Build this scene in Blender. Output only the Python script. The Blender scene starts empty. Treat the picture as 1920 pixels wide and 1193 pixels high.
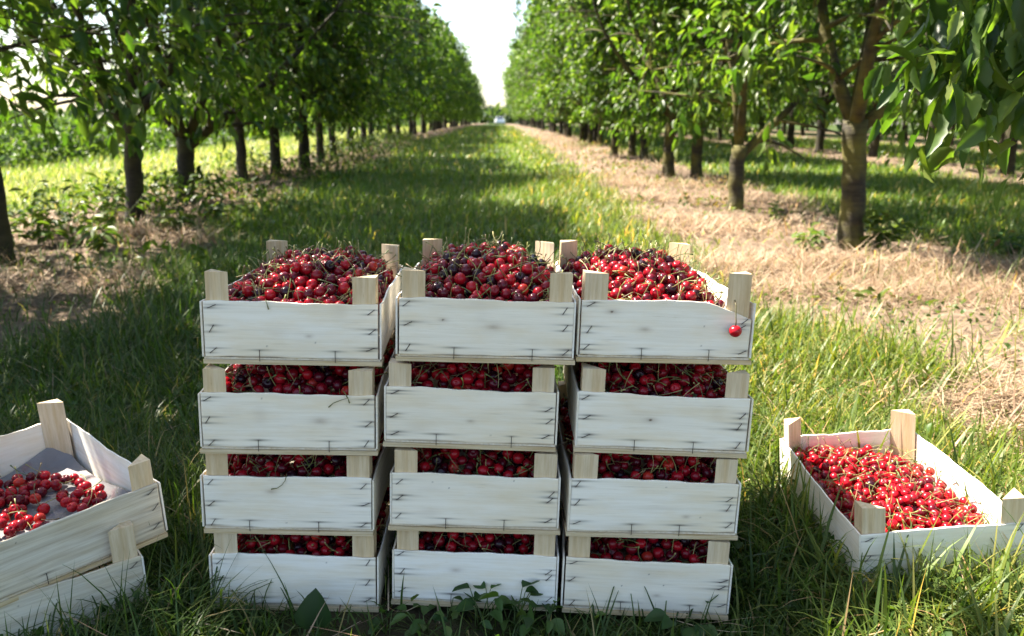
import bpy, math, random
import numpy as np
from mathutils import Matrix, Vector, Euler
S = bpy.context.scene
COL = S.collection
PI = math.pi
R = math.radians

# ------------------------------------------------------------------ camera, sky, sun, exposure
H = 0.885                       # eye height over the grass
FPX, YH = 1500.0, 232.0         # focal length in photo pixels, horizon row
PITCH = math.atan((596.5 - YH) / FPX)
cam = bpy.data.cameras.new('camera')
cam.sensor_width = 36.0
cam.lens = FPX / 1920 * 36.0
cam.clip_start, cam.clip_end = 0.05, 3000
cam.dof.use_dof = True
cam.dof.focus_distance = 1.42
cam.dof.aperture_fstop = 5.0
camo = bpy.data.objects.new('camera', cam)
COL.objects.link(camo)
camo.location = (0, 0, H)
camo.rotation_euler = (PI / 2 - PITCH, R(-0.2), 0)
S.camera = camo

SUN_EL, SUN_AZ = R(54), R(24)   # azimuth: from -X (left) turned towards +Y (into the picture)
to_sun = Vector((-math.cos(SUN_AZ) * math.cos(SUN_EL), math.sin(SUN_AZ) * math.cos(SUN_EL), math.sin(SUN_EL)))
world = bpy.data.worlds.new('World')
S.world = world
world.use_nodes = True
wn = world.node_tree.nodes
sky = wn.new('ShaderNodeTexSky')
sky.sky_type = 'NISHITA'
sky.sun_disc = False
sky.sun_elevation = SUN_EL
sky.sun_rotation = math.atan2(to_sun.x, to_sun.y)
sky.dust_density = 1.6
sky.air_density = 1.0
bg = wn['Background']
bg.inputs['Strength'].default_value = 0.085
world.node_tree.links.new(sky.outputs[0], bg.inputs[0])
sl = bpy.data.lights.new('sun', 'SUN')
sl.energy = 5.0
sl.angle = R(0.55)
sl.color = (1.0, 0.94, 0.84)
so = bpy.data.objects.new('sun', sl)
COL.objects.link(so)
so.rotation_euler = to_sun.to_track_quat('Z', 'Y').to_euler()
S.view_settings.view_transform = 'Standard'
S.view_settings.look = 'None'
S.view_settings.gamma = 1
S.view_settings.exposure = 2.28
S.view_settings.use_white_balance = True      # daylight balance a little warmer than the blue open shade
S.view_settings.white_balance_temperature = 6850
S.cycles.max_bounces = 7
S.cycles.diffuse_bounces = 4
S.cycles.glossy_bounces = 2
S.cycles.transmission_bounces = 4
S.cycles.transparent_max_bounces = 4
S.cycles.caustics_reflective = False
S.cycles.caustics_refractive = False
S.cycles.sample_clamp_indirect = 6
S.cycles.use_denoising = True
try:
    S.cycles.denoiser = 'OPENIMAGEDENOISE'
    S.cycles.denoising_input_passes = 'RGB_ALBEDO_NORMAL'
except Exception:
    pass

# ------------------------------------------------------------------ helpers
def tag(o, label=None, cat=None, group=None, kind=None):
    if label: o['label'] = label
    if cat: o['category'] = cat
    if group: o['group'] = group
    if kind: o['kind'] = kind
    return o

def link(name, me, parent=None, mat=None):
    o = bpy.data.objects.new(name, me)
    COL.objects.link(o)
    if parent is not None: o.parent = parent
    if mat is not None and len(me.materials) == 0: me.materials.append(mat)
    return o

def empty(name, loc=(0, 0, 0), rot=(0, 0, 0)):
    o = bpy.data.objects.new(name, None)
    o.empty_display_size = 0.05
    COL.objects.link(o)
    o.location = loc
    o.rotation_euler = rot
    return o

def np_mesh(name, V, faces, mat=None, smooth=False, attrs=None):
    """V (n,3); faces: list of int arrays (m,k); attrs: {name: (n,) or (n,3)} as colour attributes."""
    me = bpy.data.meshes.new(name)
    V = np.asarray(V, dtype=np.float32)
    me.vertices.add(len(V))
    me.vertices.foreach_set('co', V.ravel())
    faces = [np.asarray(f, dtype=np.int32) for f in faces if len(f)]
    loops = np.concatenate([f.ravel() for f in faces])
    sizes = np.concatenate([np.full(len(f), f.shape[1], dtype=np.int32) for f in faces])
    starts = np.concatenate([[0], np.cumsum(sizes)[:-1]]).astype(np.int32)
    me.loops.add(len(loops))
    me.loops.foreach_set('vertex_index', loops)
    me.polygons.add(len(sizes))
    me.polygons.foreach_set('loop_start', starts)
    if smooth:
        me.polygons.foreach_set('use_smooth', np.ones(len(sizes), dtype=bool))
    for k, a in (attrs or {}).items():
        a = np.asarray(a, dtype=np.float32)
        if a.ndim == 1: a = np.repeat(a[:, None], 3, axis=1)
        c = np.ones((len(V), 4), dtype=np.float32)
        c[:, :3] = a
        at_ = me.color_attributes.new(k, 'FLOAT_COLOR', 'POINT')
        at_.data.foreach_set('color', c.ravel())
    me.update(calc_edges=True)
    me.validate()
    if mat is not None: me.materials.append(mat)
    return me

class MB:
    """collects polygons into one mesh"""
    def __init__(s): s.v = []; s.f = []
    def add(s, vs, fs):
        n = len(s.v); s.v += [tuple(v) for v in vs]; s.f += [tuple(i + n for i in f) for f in fs]
    def box(s, x0, x1, y0, y1, z0, z1, M=None):
        vs = [Vector(p) for p in ((x0,y0,z0),(x1,y0,z0),(x1,y1,z0),(x0,y1,z0),(x0,y0,z1),(x1,y0,z1),(x1,y1,z1),(x0,y1,z1))]
        if M is not None: vs = [M @ v for v in vs]
        s.add(vs, [(0,3,2,1),(4,5,6,7),(0,1,5,4),(1,2,6,5),(2,3,7,6),(3,0,4,7)])
    def prism(s, poly, z0, z1):
        n = len(poly)
        tops = z1 if isinstance(z1, (list, tuple)) else [z1] * n
        vs = [(p[0], p[1], z0) for p in poly] + [(p[0], p[1], t) for p, t in zip(poly, tops)]
        s.add(vs, [tuple(range(n - 1, -1, -1)), tuple(range(n, 2 * n))] + [(i, (i + 1) % n, n + (i + 1) % n, n + i) for i in range(n)])
    def tube(s, pts, radii, n=6, cap=True):
        pts = [Vector(p) for p in pts]
        ref = Vector((0.31, 0.17, 0.94)) if abs((pts[-1] - pts[0]).normalized().z) < 0.9 else Vector((1, 0.1, 0))
        vs = []
        for i, p in enumerate(pts):
            t = (pts[min(i + 1, len(pts) - 1)] - pts[max(i - 1, 0)]).normalized()
            a = t.cross(ref)
            if a.length < 1e-4: a = t.cross(Vector((0, 1, 0)))
            a.normalize(); b = t.cross(a)
            for k in range(n):
                w = 2 * PI * k / n
                vs.append(p + (a * math.cos(w) + b * math.sin(w)) * radii[i])
        fs = []
        for i in range(len(pts) - 1):
            for k in range(n):
                fs.append((i*n + k, i*n + (k+1) % n, (i+1)*n + (k+1) % n, (i+1)*n + k))
        if cap:
            fs.append(tuple(range(n - 1, -1, -1)))
            fs.append(tuple(range((len(pts) - 1) * n, len(pts) * n)))
        s.add(vs, fs)
    def mesh(s, name, mat=None, smooth=False):
        me = bpy.data.meshes.new(name)
        me.from_pydata(s.v, [], s.f)
        if smooth:
            for p in me.polygons: p.use_smooth = True
        me.update()
        if mat is not None: me.materials.append(mat)
        return me

# ------------------------------------------------------------------ materials
class NT:
    def __init__(s, name):
        s.m = bpy.data.materials.new(name)
        s.m.use_nodes = True
        s.t = s.m.node_tree
        s.n = s.t.nodes
        s.b = s.n['Principled BSDF']
        s.out = s.n['Material Output']
    def new(s, typ, **kw):
        n = s.n.new(typ)
        for k, v in kw.items(): setattr(n, k, v)
        return n
    def l(s, a, b): s.t.links.new(a, b)
    def coord(s, kind='Object', scale=(1, 1, 1)):
        c = s.new('ShaderNodeTexCoord'); m = s.new('ShaderNodeMapping')
        m.inputs['Scale'].default_value = scale
        s.l(c.outputs[kind], m.inputs['Vector'])
        return m.outputs[0]
    def noise(s, vec, scale=5, detail=4, rough=0.6):
        n = s.new('ShaderNodeTexNoise')
        n.inputs['Scale'].default_value = scale; n.inputs['Detail'].default_value = detail; n.inputs['Roughness'].default_value = rough
        if vec is not None: s.l(vec, n.inputs['Vector'])
        return n.outputs['Fac']
    def ramp(s, fac, stops):
        r = s.new('ShaderNodeValToRGB')
        e = r.color_ramp.elements
        while len(e) < len(stops): e.new(0.5)
        for el, (p, c) in zip(e, stops):
            el.position = p; el.color = (*c, 1) if len(c) == 3 else c
        s.l(fac, r.inputs[0])
        return r.outputs[0]
    def mix(s, fac, a, b, mode='MIX'):
        n = s.new('ShaderNodeMix', data_type='RGBA', blend_type=mode)
        for sock, v in ((n.inputs[0], fac), (n.inputs[6], a), (n.inputs[7], b)):
            if isinstance(v, (int, float)): sock.default_value = v
            elif isinstance(v, tuple): sock.default_value = (*v, 1)
            else: s.l(v, sock)
        return n.outputs[2]
    def math(s, op, a, b=None, c=None):
        n = s.new('ShaderNodeMath', operation=op)
        for i, v in enumerate((a, b, c)):
            if v is None: continue
            if isinstance(v, (int, float)): n.inputs[i].default_value = v
            else: s.l(v, n.inputs[i])
        return n.outputs[0]
    def attr(s, name):
        a = s.new('ShaderNodeAttribute'); a.attribute_name = name
        return a
    def bump(s, h, strength=0.3, dist=0.01):
        b = s.new('ShaderNodeBump')
        b.inputs['Strength'].default_value = strength; b.inputs['Distance'].default_value = dist
        s.l(h, b.inputs['Height']); s.l(b.outputs[0], s.b.inputs['Normal'])
    def set(s, **kw):
        for k, v in kw.items():
            s.b.inputs[k.replace('_', ' ')].default_value = (*v, 1) if isinstance(v, tuple) else v

def leafy(name, trans_scale=(1.5, 1.7, 0.5), rough=0.4, fac=0.4, spec=0.5):
    """blade or leaf: its colour in the attribute 'tint', light also passes through it"""
    N = NT(name)
    c = N.attr('tint').outputs['Color']
    N.l(c, N.b.inputs['Base Color'])
    N.set(Roughness=rough)
    N.b.inputs['Specular IOR Level'].default_value = spec
    tr = N.new('ShaderNodeBsdfTranslucent')
    tc = N.mix(1.0, c, tuple(trans_scale), 'MULTIPLY')
    N.l(tc, tr.inputs['Color'])
    mx = N.new('ShaderNodeMixShader')
    mx.inputs[0].default_value = fac
    N.l(N.b.outputs[0], mx.inputs[1]); N.l(tr.outputs[0], mx.inputs[2])
    N.l(mx.outputs[0], N.out.inputs['Surface'])
    return N.m

M_LEAF = leafy('cherry_leaf', (1.9, 2.3, 0.5), 0.40, 0.42, 0.36)
M_GRASS = leafy('grass_blade', (1.5, 1.6, 0.5), 0.45, 0.4, 0.35)
M_STRAW = leafy('straw', (1.1, 1.0, 0.8), 0.6, 0.25, 0.3)

def wood(name, c0, c1, grain=(3, 60, 60), stain=False, rough=0.7):
    N = NT(name)
    oi = N.new('ShaderNodeObjectInfo')
    tc = N.new('ShaderNodeTexCoord')
    ad = N.new('ShaderNodeVectorMath', operation='ADD')
    sc = N.new('ShaderNodeVectorMath', operation='SCALE')
    cmb = N.new('ShaderNodeCombineXYZ')
    for i in range(3): N.l(oi.outputs['Random'], cmb.inputs[i])
    N.l(cmb.outputs[0], sc.inputs[0]); sc.inputs['Scale'].default_value = 7.0
    N.l(tc.outputs['Object'], ad.inputs[0]); N.l(sc.outputs[0], ad.inputs[1])
    mp = N.new('ShaderNodeMapping'); mp.inputs['Scale'].default_value = grain
    N.l(ad.outputs[0], mp.inputs['Vector'])
    g = N.noise(mp.outputs[0], 2.2, 6, 0.65)
    mp3 = N.new('ShaderNodeMapping'); mp3.inputs['Scale'].default_value = (grain[0] * 1.7, grain[1] * 2.6, grain[2] * 2.6)
    N.l(ad.outputs[0], mp3.inputs['Vector'])
    g3 = N.noise(mp3.outputs[0], 2.6, 5, 0.7)
    mp2 = N.new('ShaderNodeMapping'); mp2.inputs['Scale'].default_value = (grain[0] * .8 + 1, grain[1] * .18 + 1, grain[2] * .18 + 1)
    N.l(ad.outputs[0], mp2.inputs['Vector'])
    g2 = N.noise(mp2.outputs[0], 2.0, 5, 0.6)
    col = N.mix(N.ramp(g, [(0.35, (0, 0, 0)), (0.6, (1, 1, 1))]), c0, c1)
    fine = N.ramp(g3, [(0.27, (0.72, 0.66, 0.56)), (0.38, (1, 1, 1))])
    col = N.mix(0.75, col, fine, 'MULTIPLY')
    tintc = N.mix(N.ramp(g2, [(0.42, (0, 0, 0)), (0.72, (1, 1, 1))]), (1, 1, 1), (0.94, 0.87, 0.75))
    col = N.mix(1.0, col, tintc, 'MULTIPLY')
    sel = N.new('ShaderNodeMath', operation='FRACT'); N.l(N.math('MULTIPLY', oi.outputs['Random'], 7.31), sel.inputs[0])
    hue = N.mix(sel.outputs[0], (1.0, 0.99, 0.97), (0.97, 0.91, 0.81))
    col = N.mix(1.0, col, hue, 'MULTIPLY')
    g = N.math('ADD', g, N.math('MULTIPLY', g3, 0.6))
    if stain:
        a = N.attr('stain').outputs['Color']
        sp = N.new('ShaderNodeSeparateColor'); N.l(a, sp.inputs[0])
        col = N.mix(sp.outputs[0], col, (0.035, 0.028, 0.025))
        col = N.mix(sp.outputs[1], col, (0.22, 0.12, 0.06))
    N.l(col, N.b.inputs['Base Color'])
    N.set(Roughness=rough)
    N.b.inputs['Specular IOR Level'].default_value = 0.25
    N.bump(g, 0.35, 0.0012)
    return N.m

M_PANEL = wood('whitewashed_veneer', (0.84, 0.815, 0.75), (0.91, 0.89, 0.84), (3, 60, 75), True)
M_PANEL_OLD = wood('weathered_veneer', (0.52, 0.47, 0.39), (0.70, 0.67, 0.60), (3, 60, 75), True)
M_SIDE = wood('whitewashed_side_veneer', (0.76, 0.745, 0.70), (0.86, 0.85, 0.82), (60, 3, 75), True)
M_POST = wood('poplar_post', (0.55, 0.44, 0.30), (0.68, 0.58, 0.43), (60, 60, 5))
M_BATTEN = wood('poplar_batten', (0.46, 0.36, 0.22), (0.66, 0.57, 0.42), (4, 40, 160))
M_FLOORB = wood('crate_floor_board', (0.60, 0.55, 0.47), (0.72, 0.68, 0.60), (60, 3, 20))

N = NT('staple_wire'); N.set(Base_Color=(0.035, 0.03, 0.03), Metallic=0.6, Roughness=0.55); M_STAPLE = N.m
N = NT('grey_paper')
v = N.coord('Object'); n1 = N.noise(v, 9, 4)
N.l(N.ramp(n1, [(0.3, (0.17, 0.16, 0.165)), (0.7, (0.25, 0.24, 0.24))]), N.b.inputs['Base Color'])
pst = N.noise(N.coord('Object', (1, 1, 1)), 16, 2)
pc = N.b.inputs['Base Color'].links[0].from_socket
N.l(N.mix(N.ramp(pst, [(0.58, (0, 0, 0)), (0.68, (0.55, 0.55, 0.55))]), pc, (0.20, 0.10, 0.10)), N.b.inputs['Base Color'])
N.set(Roughness=0.85); N.bump(N.noise(v, 30, 4, 0.7), 0.8, 0.006); M_PAPER = N.m

def cherry_mat():
    N = NT('cherry_skin')
    c = N.attr('tint').outputs['Color']
    v = N.coord('Object'); n1 = N.noise(v, 55, 3)
    c2 = N.mix(N.ramp(n1, [(0.35, (0.72, 0.72, 0.72)), (0.65, (1.12, 1.1, 1.1))]), (0, 0, 0), c, 'MIX')
    cc = N.mix(1.0, c, N.ramp(n1, [(0.35, (0.75, 0.65, 0.7)), (0.68, (1.0, 1.0, 1.0))]), 'MULTIPLY')
    N.l(cc, N.b.inputs['Base Color'])
    N.set(Roughness=0.27)
    N.b.inputs['Specular IOR Level'].default_value = 0.36
    N.b.inputs['Subsurface Weight'].default_value = 0.0
    return N.m
M_CHERRY = cherry_mat()
N = NT('cherry_stalk'); N.l(N.attr('tint').outputs['Color'], N.b.inputs['Base Color']); N.set(Roughness=0.5); M_STALK = N.m

def bark(name, c0, c1, moss):
    N = NT(name)
    v = N.coord('Object', (1, 1, 2.4)); n1 = N.noise(v, 14, 5, 0.7)
    vb = N.coord('Object', (0.6, 0.6, 14)); n2 = N.noise(vb, 3, 3)
    col = N.mix(N.ramp(n1, [(0.35, (0, 0, 0)), (0.68, (1, 1, 1))]), c0, c1)
    col = N.mix(N.ramp(n2, [(0.45, (0, 0, 0)), (0.62, (0.7, 0.7, 0.7))]), col, tuple(x * 0.45 for x in c0))
    n3 = N.noise(N.coord('Object'), 3.5, 3)
    col = N.mix(N.math('MULTIPLY', N.ramp(n3, [(0.4, (0, 0, 0)), (0.65, (1, 1, 1))]), moss), col, (0.15, 0.135, 0.018))
    N.l(col, N.b.inputs['Base Color']); N.set(Roughness=0.85)
    N.bump(N.math('ADD', n1, N.math('MULTIPLY', n2, 0.8)), 0.7, 0.012)
    return N.m
M_BARK = bark('cherry_bark', (0.014, 0.011, 0.009), (0.036, 0.028, 0.021), 0.25)
M_BARKM = bark('mossy_cherry_bark', (0.024, 0.019, 0.013), (0.062, 0.050, 0.030), 0.85)

# ------------------------------------------------------------------ ground
rng = np.random.default_rng(7)
_w = [(rng.uniform(-1, 1, 2), rng.uniform(0, 6.28)) for _ in range(60)]
def wav(x, y, f, i0, n=8):
    s = 0
    for i in range(i0, i0 + n):
        d, p = _w[i]
        d = d / (np.hypot(*d) + 1e-9)
        s = s + np.sin((d[0] * x + d[1] * y) * f * (0.7 + 0.08 * (i - i0)) + p)
    return s / math.sqrt(n)
def sstep(a, b, x):
    t = np.clip((x - a) / (b - a), 0, 1)
    return t * t * (3 - 2 * t)
DRIFT = 0.0167
def xrow(x, y): return x + DRIFT * y
def strip_mask(x, y):
    """1 on the bare, straw-covered strips under the tree rows, 0 on grass"""
    X = xrow(x, y); w = 0.22 * wav(x, y, 3.1, 0, 6) * 0.6 + 0.12 * wav(x, y, 9, 8, 6)
    m = np.zeros_like(X)
    for a, b in ((1.28, 3.15), (-4.25, -2.45), (6.9, 8.6), (12.2, 13.9), (17.5, 19.2)):
        if a < 0: b = b + 0.62 * (1 - sstep(3, 8, y))
        m = np.maximum(m, sstep(a - .18, a + .18, X + w) * (1 - sstep(b - .2, b + .2, X + w)))
    return m
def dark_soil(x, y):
    """darker bare soil close round the trunks"""
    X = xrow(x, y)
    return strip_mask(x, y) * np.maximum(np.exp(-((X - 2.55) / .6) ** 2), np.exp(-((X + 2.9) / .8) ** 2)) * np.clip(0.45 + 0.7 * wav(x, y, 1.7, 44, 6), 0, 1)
def gz(x, y):
    x = np.asarray(x, float); y = np.asarray(y, float)
    z = 0.85 * (1 - np.exp(-np.maximum(y - 4, 0) / 55))
    sm = strip_mask(x, y)
    z = z + 0.010 * wav(x, y, 2.0, 16, 6) + sm * (0.012 * wav(x, y, 6.5, 24, 8) + 0.014 * wav(x, y, 17, 34, 8) + 0.012 * wav(x, y, 36, 42, 10)) + 0.02 * sm
    z = z + 0.055 * sstep(0.45, 0.8, x) * (1 - sstep(2.2, 3.2, x)) * (1 - sstep(2.6, 4.5, y))
    z = z + 0.02 * (1 - sstep(-0.75, -0.5, x)) * (1 - sstep(2, 3, y))
    flat = (1 - sstep(0.5, 0.62, np.abs(x))) * sstep(1.15, 1.25, y) * (1 - sstep(1.85, 2.0, y))
    return z * (1 - flat) + flat * (-0.014 - 0.03 * x)
def at(px, py):
    """photo pixel -> point on the ground"""
    a = math.atan((py - 596.5) / FPX) + PITCH
    Y = H / math.tan(a) if a > 0.002 else 200.0
    for _ in range(25):
        d = Y * math.cos(PITCH) + (H - float(gz((px - 960) / FPX * Y, Y))) * math.sin(PITCH)
        x = (px - 960) / FPX * d
        Yn = (H - float(gz(x, Y))) / math.tan(a)
        Y = 0.5 * Y + 0.5 * Yn
    return x, Y

def axis(lo, hi, st, outl, outh, ratio=1.16):
    a = list(np.arange(lo, hi, st))
    s, v_ = st, a[-1]
    while v_ < outh: s *= ratio; v_ += s; a.append(v_)
    s, v_ = st, a[0]
    while v_ > outl: s *= ratio; v_ -= s; a.insert(0, v_)
    return np.array(a)
gx = axis(-5, 6, 0.045, -700, 700)
gy = axis(0.3, 11, 0.045, -40, 1400, 1.10)
GX, GY = np.meshgrid(gx, gy)
GZ = gz(GX, GY)
nx, ny = len(gx), len(gy)
idx = np.arange(nx * ny).reshape(ny, nx)
F4 = np.stack([idx[:-1, :-1], idx[:-1, 1:], idx[1:, 1:], idx[1:, :-1]], -1).reshape(-1, 4)
N = NT('orchard_floor')
a = N.attr('zone').outputs['Color']
sp = N.new('ShaderNodeSeparateColor'); N.l(a, sp.inputs[0])
v = N.coord('Object')
na, nb, nc = N.noise(v, 1.7, 5), N.noise(v, 11, 6, 0.7), N.noise(v, 60, 4, 0.7)
soil = N.mix(N.ramp(nb, [(0.36, (0, 0, 0)), (0.62, (1, 1, 1))]), (0.052, 0.035, 0.026), (0.225, 0.162, 0.122))
soil = N.mix(N.ramp(nc, [(0.4, (0, 0, 0)), (0.7, (0.75, 0.75, 0.75))]), soil, (0.29, 0.22, 0.15))
turf = N.mix(N.ramp(nb, [(0.35, (0, 0, 0)), (0.7, (1, 1, 1))]), (0.025, 0.04, 0.010), (0.07, 0.10, 0.025))
mead = N.mix(N.ramp(nb, [(0.35, (0, 0, 0)), (0.7, (1, 1, 1))]), (0.16, 0.15, 0.045), (0.30, 0.26, 0.11))
col = N.mix(sp.outputs[0], turf, soil)
col = N.mix(sp.outputs[1], col, mead)
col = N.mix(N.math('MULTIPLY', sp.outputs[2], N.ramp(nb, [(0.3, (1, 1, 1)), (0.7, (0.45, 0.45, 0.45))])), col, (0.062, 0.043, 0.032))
N.l(col, N.b.inputs['Base Color']); N.set(Roughness=0.95)
N.b.inputs['Specular IOR Level'].default_value = 0.1
N.bump(N.math('ADD', nb, N.math('MULTIPLY', nc, 0.5)), 0.8, 0.03)
M_GROUND = N.m
zone = np.zeros((nx * ny, 3))
zone[:, 0] = strip_mask(GX, GY).ravel()
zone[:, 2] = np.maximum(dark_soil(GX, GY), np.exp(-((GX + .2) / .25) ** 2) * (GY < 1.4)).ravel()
zone[:, 1] = (1 - sstep(-4.9, -4.2, xrow(GX, GY))).ravel() * 0.9
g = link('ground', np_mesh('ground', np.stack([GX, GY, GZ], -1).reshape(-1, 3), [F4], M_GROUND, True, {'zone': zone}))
tag(g, 'orchard floor of turf and bare soil strips', None, None, 'structure')

# ------------------------------------------------------------------ blades (grass, straw)
def blades(P, h, w, az, lean, bend, tint, segs=3, flat=False):
    """P (n,3) roots; returns verts, faces, per-vertex tint. lean, bend in radians from upright"""
    n = len(P)
    ts = np.linspace(0, 1, segs + 1)
    dirx, diry = np.cos(az), np.sin(az)
    sx, sy = -diry, dirx
    pos = P.copy(); V = []
    ang = lean.copy()
    for i, t in enumerate(ts):
        if i:
            a = lean + bend * (t - 0.5 / segs)
            step = h / segs
            pos = pos + np.stack([dirx * np.sin(a) * step, diry * np.sin(a) * step, np.cos(a) * step], -1)
        ww = w * (1 - t ** 1.6) * 0.5 * (0.75 + 0.5 * min(1, t * 3)) 
        if i < segs:
            V.append(pos + np.stack([sx * ww, sy * ww, 0 * ww], -1))
            V.append(pos - np.stack([sx * ww, sy * ww, 0 * ww], -1))
        else:
            V.append(pos)
    k = 2 * segs + 1
    V = np.stack(V, 1).reshape(-1, 3)
    b = (np.arange(n) * k)[:, None]
    quads = np.concatenate([b + np.array([[2*i, 2*i+1, 2*i+3, 2*i+2]]) for i in range(segs - 1)], 0) if segs > 1 else np.zeros((0, 4), int)
    tris = b + np.array([[2*segs-2, 2*segs-1, 2*segs]])
    return V, quads, tris, np.repeat(tint, k, axis=0)

def merge(parts):
    V, Q, T, C = [], [], [], []
    o = 0
    for v_, q, t, c in parts:
        V.append(v_); Q.append(q + o); T.append(t + o); C.append(c); o += len(v_)
    return np.concatenate(V), np.concatenate(Q), np.concatenate(T), np.concatenate(C)

CRATE_RECTS = []   # (x, y, yaw) footprints kept free of grass
STACK = {
 (0,0):(-0.3854,0.0197,0.0473,-0.003),(0,1):(-0.0445,0.0044,0.0246,0.0065),(0,2):(0.2698,0.0257,0.0375,0.0006),
 (1,0):(-0.3932,-0.0066,0.0437,-0.0029),(1,1):(-0.0731,0.0058,-0.0053,0.0032),(1,2):(0.2675,0.0002,-0.0234,-0.0047),
 (2,0):(-0.4044,-0.0045,0.0189,-0.0026),(2,1):(-0.0663,-0.0037,0.0011,0.0021),(2,2):(0.2562,-0.013,0.011,-0.0028),
 (3,0):(-0.4018,-0.0071,0.0135,0.0007),(3,1):(-0.0676,-0.0045,-0.0287,0.0059),(3,2):(0.2494,-0.0165,-0.036,-0.0029)}
TILT, SROLL, D0, Z0, PITCHZ = -0.0246, 0.029, 1.332, -0.3992, 0.1581
W, L, HP, PH = 0.30, 0.466, 0.0987, 0.1475
POSES = {}
for (r, c), (x, dy, yaw, dz) in STACK.items():
    POSES[(r, c)] = ((x, D0 + dy, H + Z0 + dz - r * PITCHZ), (TILT, SROLL, yaw))
POSES['right'] = ((0.8001, 1.3274, H - 0.8137), (0.0018, -0.095, -0.017))
POSES['upper'] = ((-0.7472, 1.2487, H - 0.7502), (0.017, -0.0528, 0.8309))
POSES['lower'] = ((-0.777, 1.199, H - 0.858), (-0.03, -0.0188, 0.6739))
def mat_of(k):
    return Matrix.Translation(POSES[k][0]) @ Euler(POSES[k][1], 'XYZ').to_matrix().to_4x4()
def inside_crates(x, y, m=0.006):
    r = np.zeros(len(x), bool)
    for k in ((3, 0), (3, 1), (3, 2), 'right', 'lower'):
        (cx, cy, _), (_, _, yaw) = POSES[k]
        u = (x - cx) * math.cos(yaw) + (y - cy) * math.sin(yaw)
        w_ = -(x - cx) * math.sin(yaw) + (y - cy) * math.cos(yaw)
        r |= (np.abs(u) < W / 2 + m) & (w_ > -m) & (w_ < L + m)
    return r

def scatter(n, x0, x1, y0, y1, power=1.0):
    y = y0 + (y1 - y0) * rng.random(n) ** power
    return x0 + (x1 - x0) * rng.random(n), y
def in_view(x, y, margin=1.1):
    return np.abs(x) < 0.66 * y + margin

def grass_batch(n, box, hmin, hmax, wid, segs, dens, power=1.0):
    x, y = scatter(n, *box, power)
    keep = in_view(x, y) & ~inside_crates(x, y) & (rng.random(n) < dens(x, y))
    x, y = x[keep], y[keep]; n = len(x)
    tuft = 0.5 + 0.5 * np.tanh(1.2 * wav(x, y, 5.5, 40, 8))
    h = (hmin + (hmax - hmin) * rng.random(n) ** 1.5) * (0.65 + 0.6 * tuft)
    h = h * np.where((np.abs(x) < .52) & (y < 1.34), .5, 1)
    P = np.stack([x, y, gz(x, y) - 0.004], -1)
    az = rng.random(n) * 2 * PI
    lean = np.abs(rng.normal(0.38, 0.36, n)); bend = np.abs(rng.normal(1.1, 0.7, n))
    pal = np.array([(0.044, 0.102, 0.022), (0.066, 0.138, 0.028), (0.095, 0.170, 0.036), (0.145, 0.200, 0.052), (0.36, 0.31, 0.16)])
    pr = np.array([0.27, 0.31, 0.23, 0.15, 0.04])
    tint = pal[rng.choice(5, n, p=pr)] * rng.uniform(0.75, 1.25, (n, 1))
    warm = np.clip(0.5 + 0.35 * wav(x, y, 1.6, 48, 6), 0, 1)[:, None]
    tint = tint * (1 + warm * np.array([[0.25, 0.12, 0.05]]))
    dry = (sstep(.25, .9, xrow(x, y)) * (1 - sstep(3.0, 3.6, xrow(x, y))))[:, None]      # paints the left's shade darker and the sun on the drier straw edge yellower
    tint = tint * ((0.62 + np.array([[0.80, 0.58, 0.50]]) * sstep(3, 7, y)[:, None]) * (1 - dry) + dry * np.array([[1.55, 1.12, 1.15]]))  # mid-lane shade is lightened through the blade tint as well
    return blades(P, h, wid * rng.uniform(0.6, 1.35, n), az, lean, bend, tint, segs)

def green(x, y):
    X = xrow(x, y)
    lane = (1 - strip_mask(x, y)) 
    return np.clip(lane, np.where(x > 0, 0.035, 0.07), 1)
parts = []
near = lambda x, y: np.clip(green(x, y) * (1 - 0.8 * np.exp(-((x + .2) / .22) ** 2) * (y < 1.36)), 0.04, 1)
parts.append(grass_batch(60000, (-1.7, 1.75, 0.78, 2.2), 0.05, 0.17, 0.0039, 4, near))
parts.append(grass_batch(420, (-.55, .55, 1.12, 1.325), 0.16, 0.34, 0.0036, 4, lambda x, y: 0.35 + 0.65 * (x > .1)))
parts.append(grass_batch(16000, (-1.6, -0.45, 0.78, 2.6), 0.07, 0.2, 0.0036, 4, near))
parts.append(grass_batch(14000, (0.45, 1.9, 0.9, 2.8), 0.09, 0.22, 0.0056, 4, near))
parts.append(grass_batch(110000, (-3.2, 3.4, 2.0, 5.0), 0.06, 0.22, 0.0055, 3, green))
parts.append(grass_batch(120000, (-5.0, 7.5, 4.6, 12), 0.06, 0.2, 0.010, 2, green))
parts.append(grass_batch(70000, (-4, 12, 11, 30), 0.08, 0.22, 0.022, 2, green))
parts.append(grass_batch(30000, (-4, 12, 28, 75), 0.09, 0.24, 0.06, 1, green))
V, Q, T, C = merge(parts)
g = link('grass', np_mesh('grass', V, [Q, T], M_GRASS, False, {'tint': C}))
tag(g, 'green grass of the lane between the cherry tree rows', 'grass', None, 'stuff')

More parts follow.
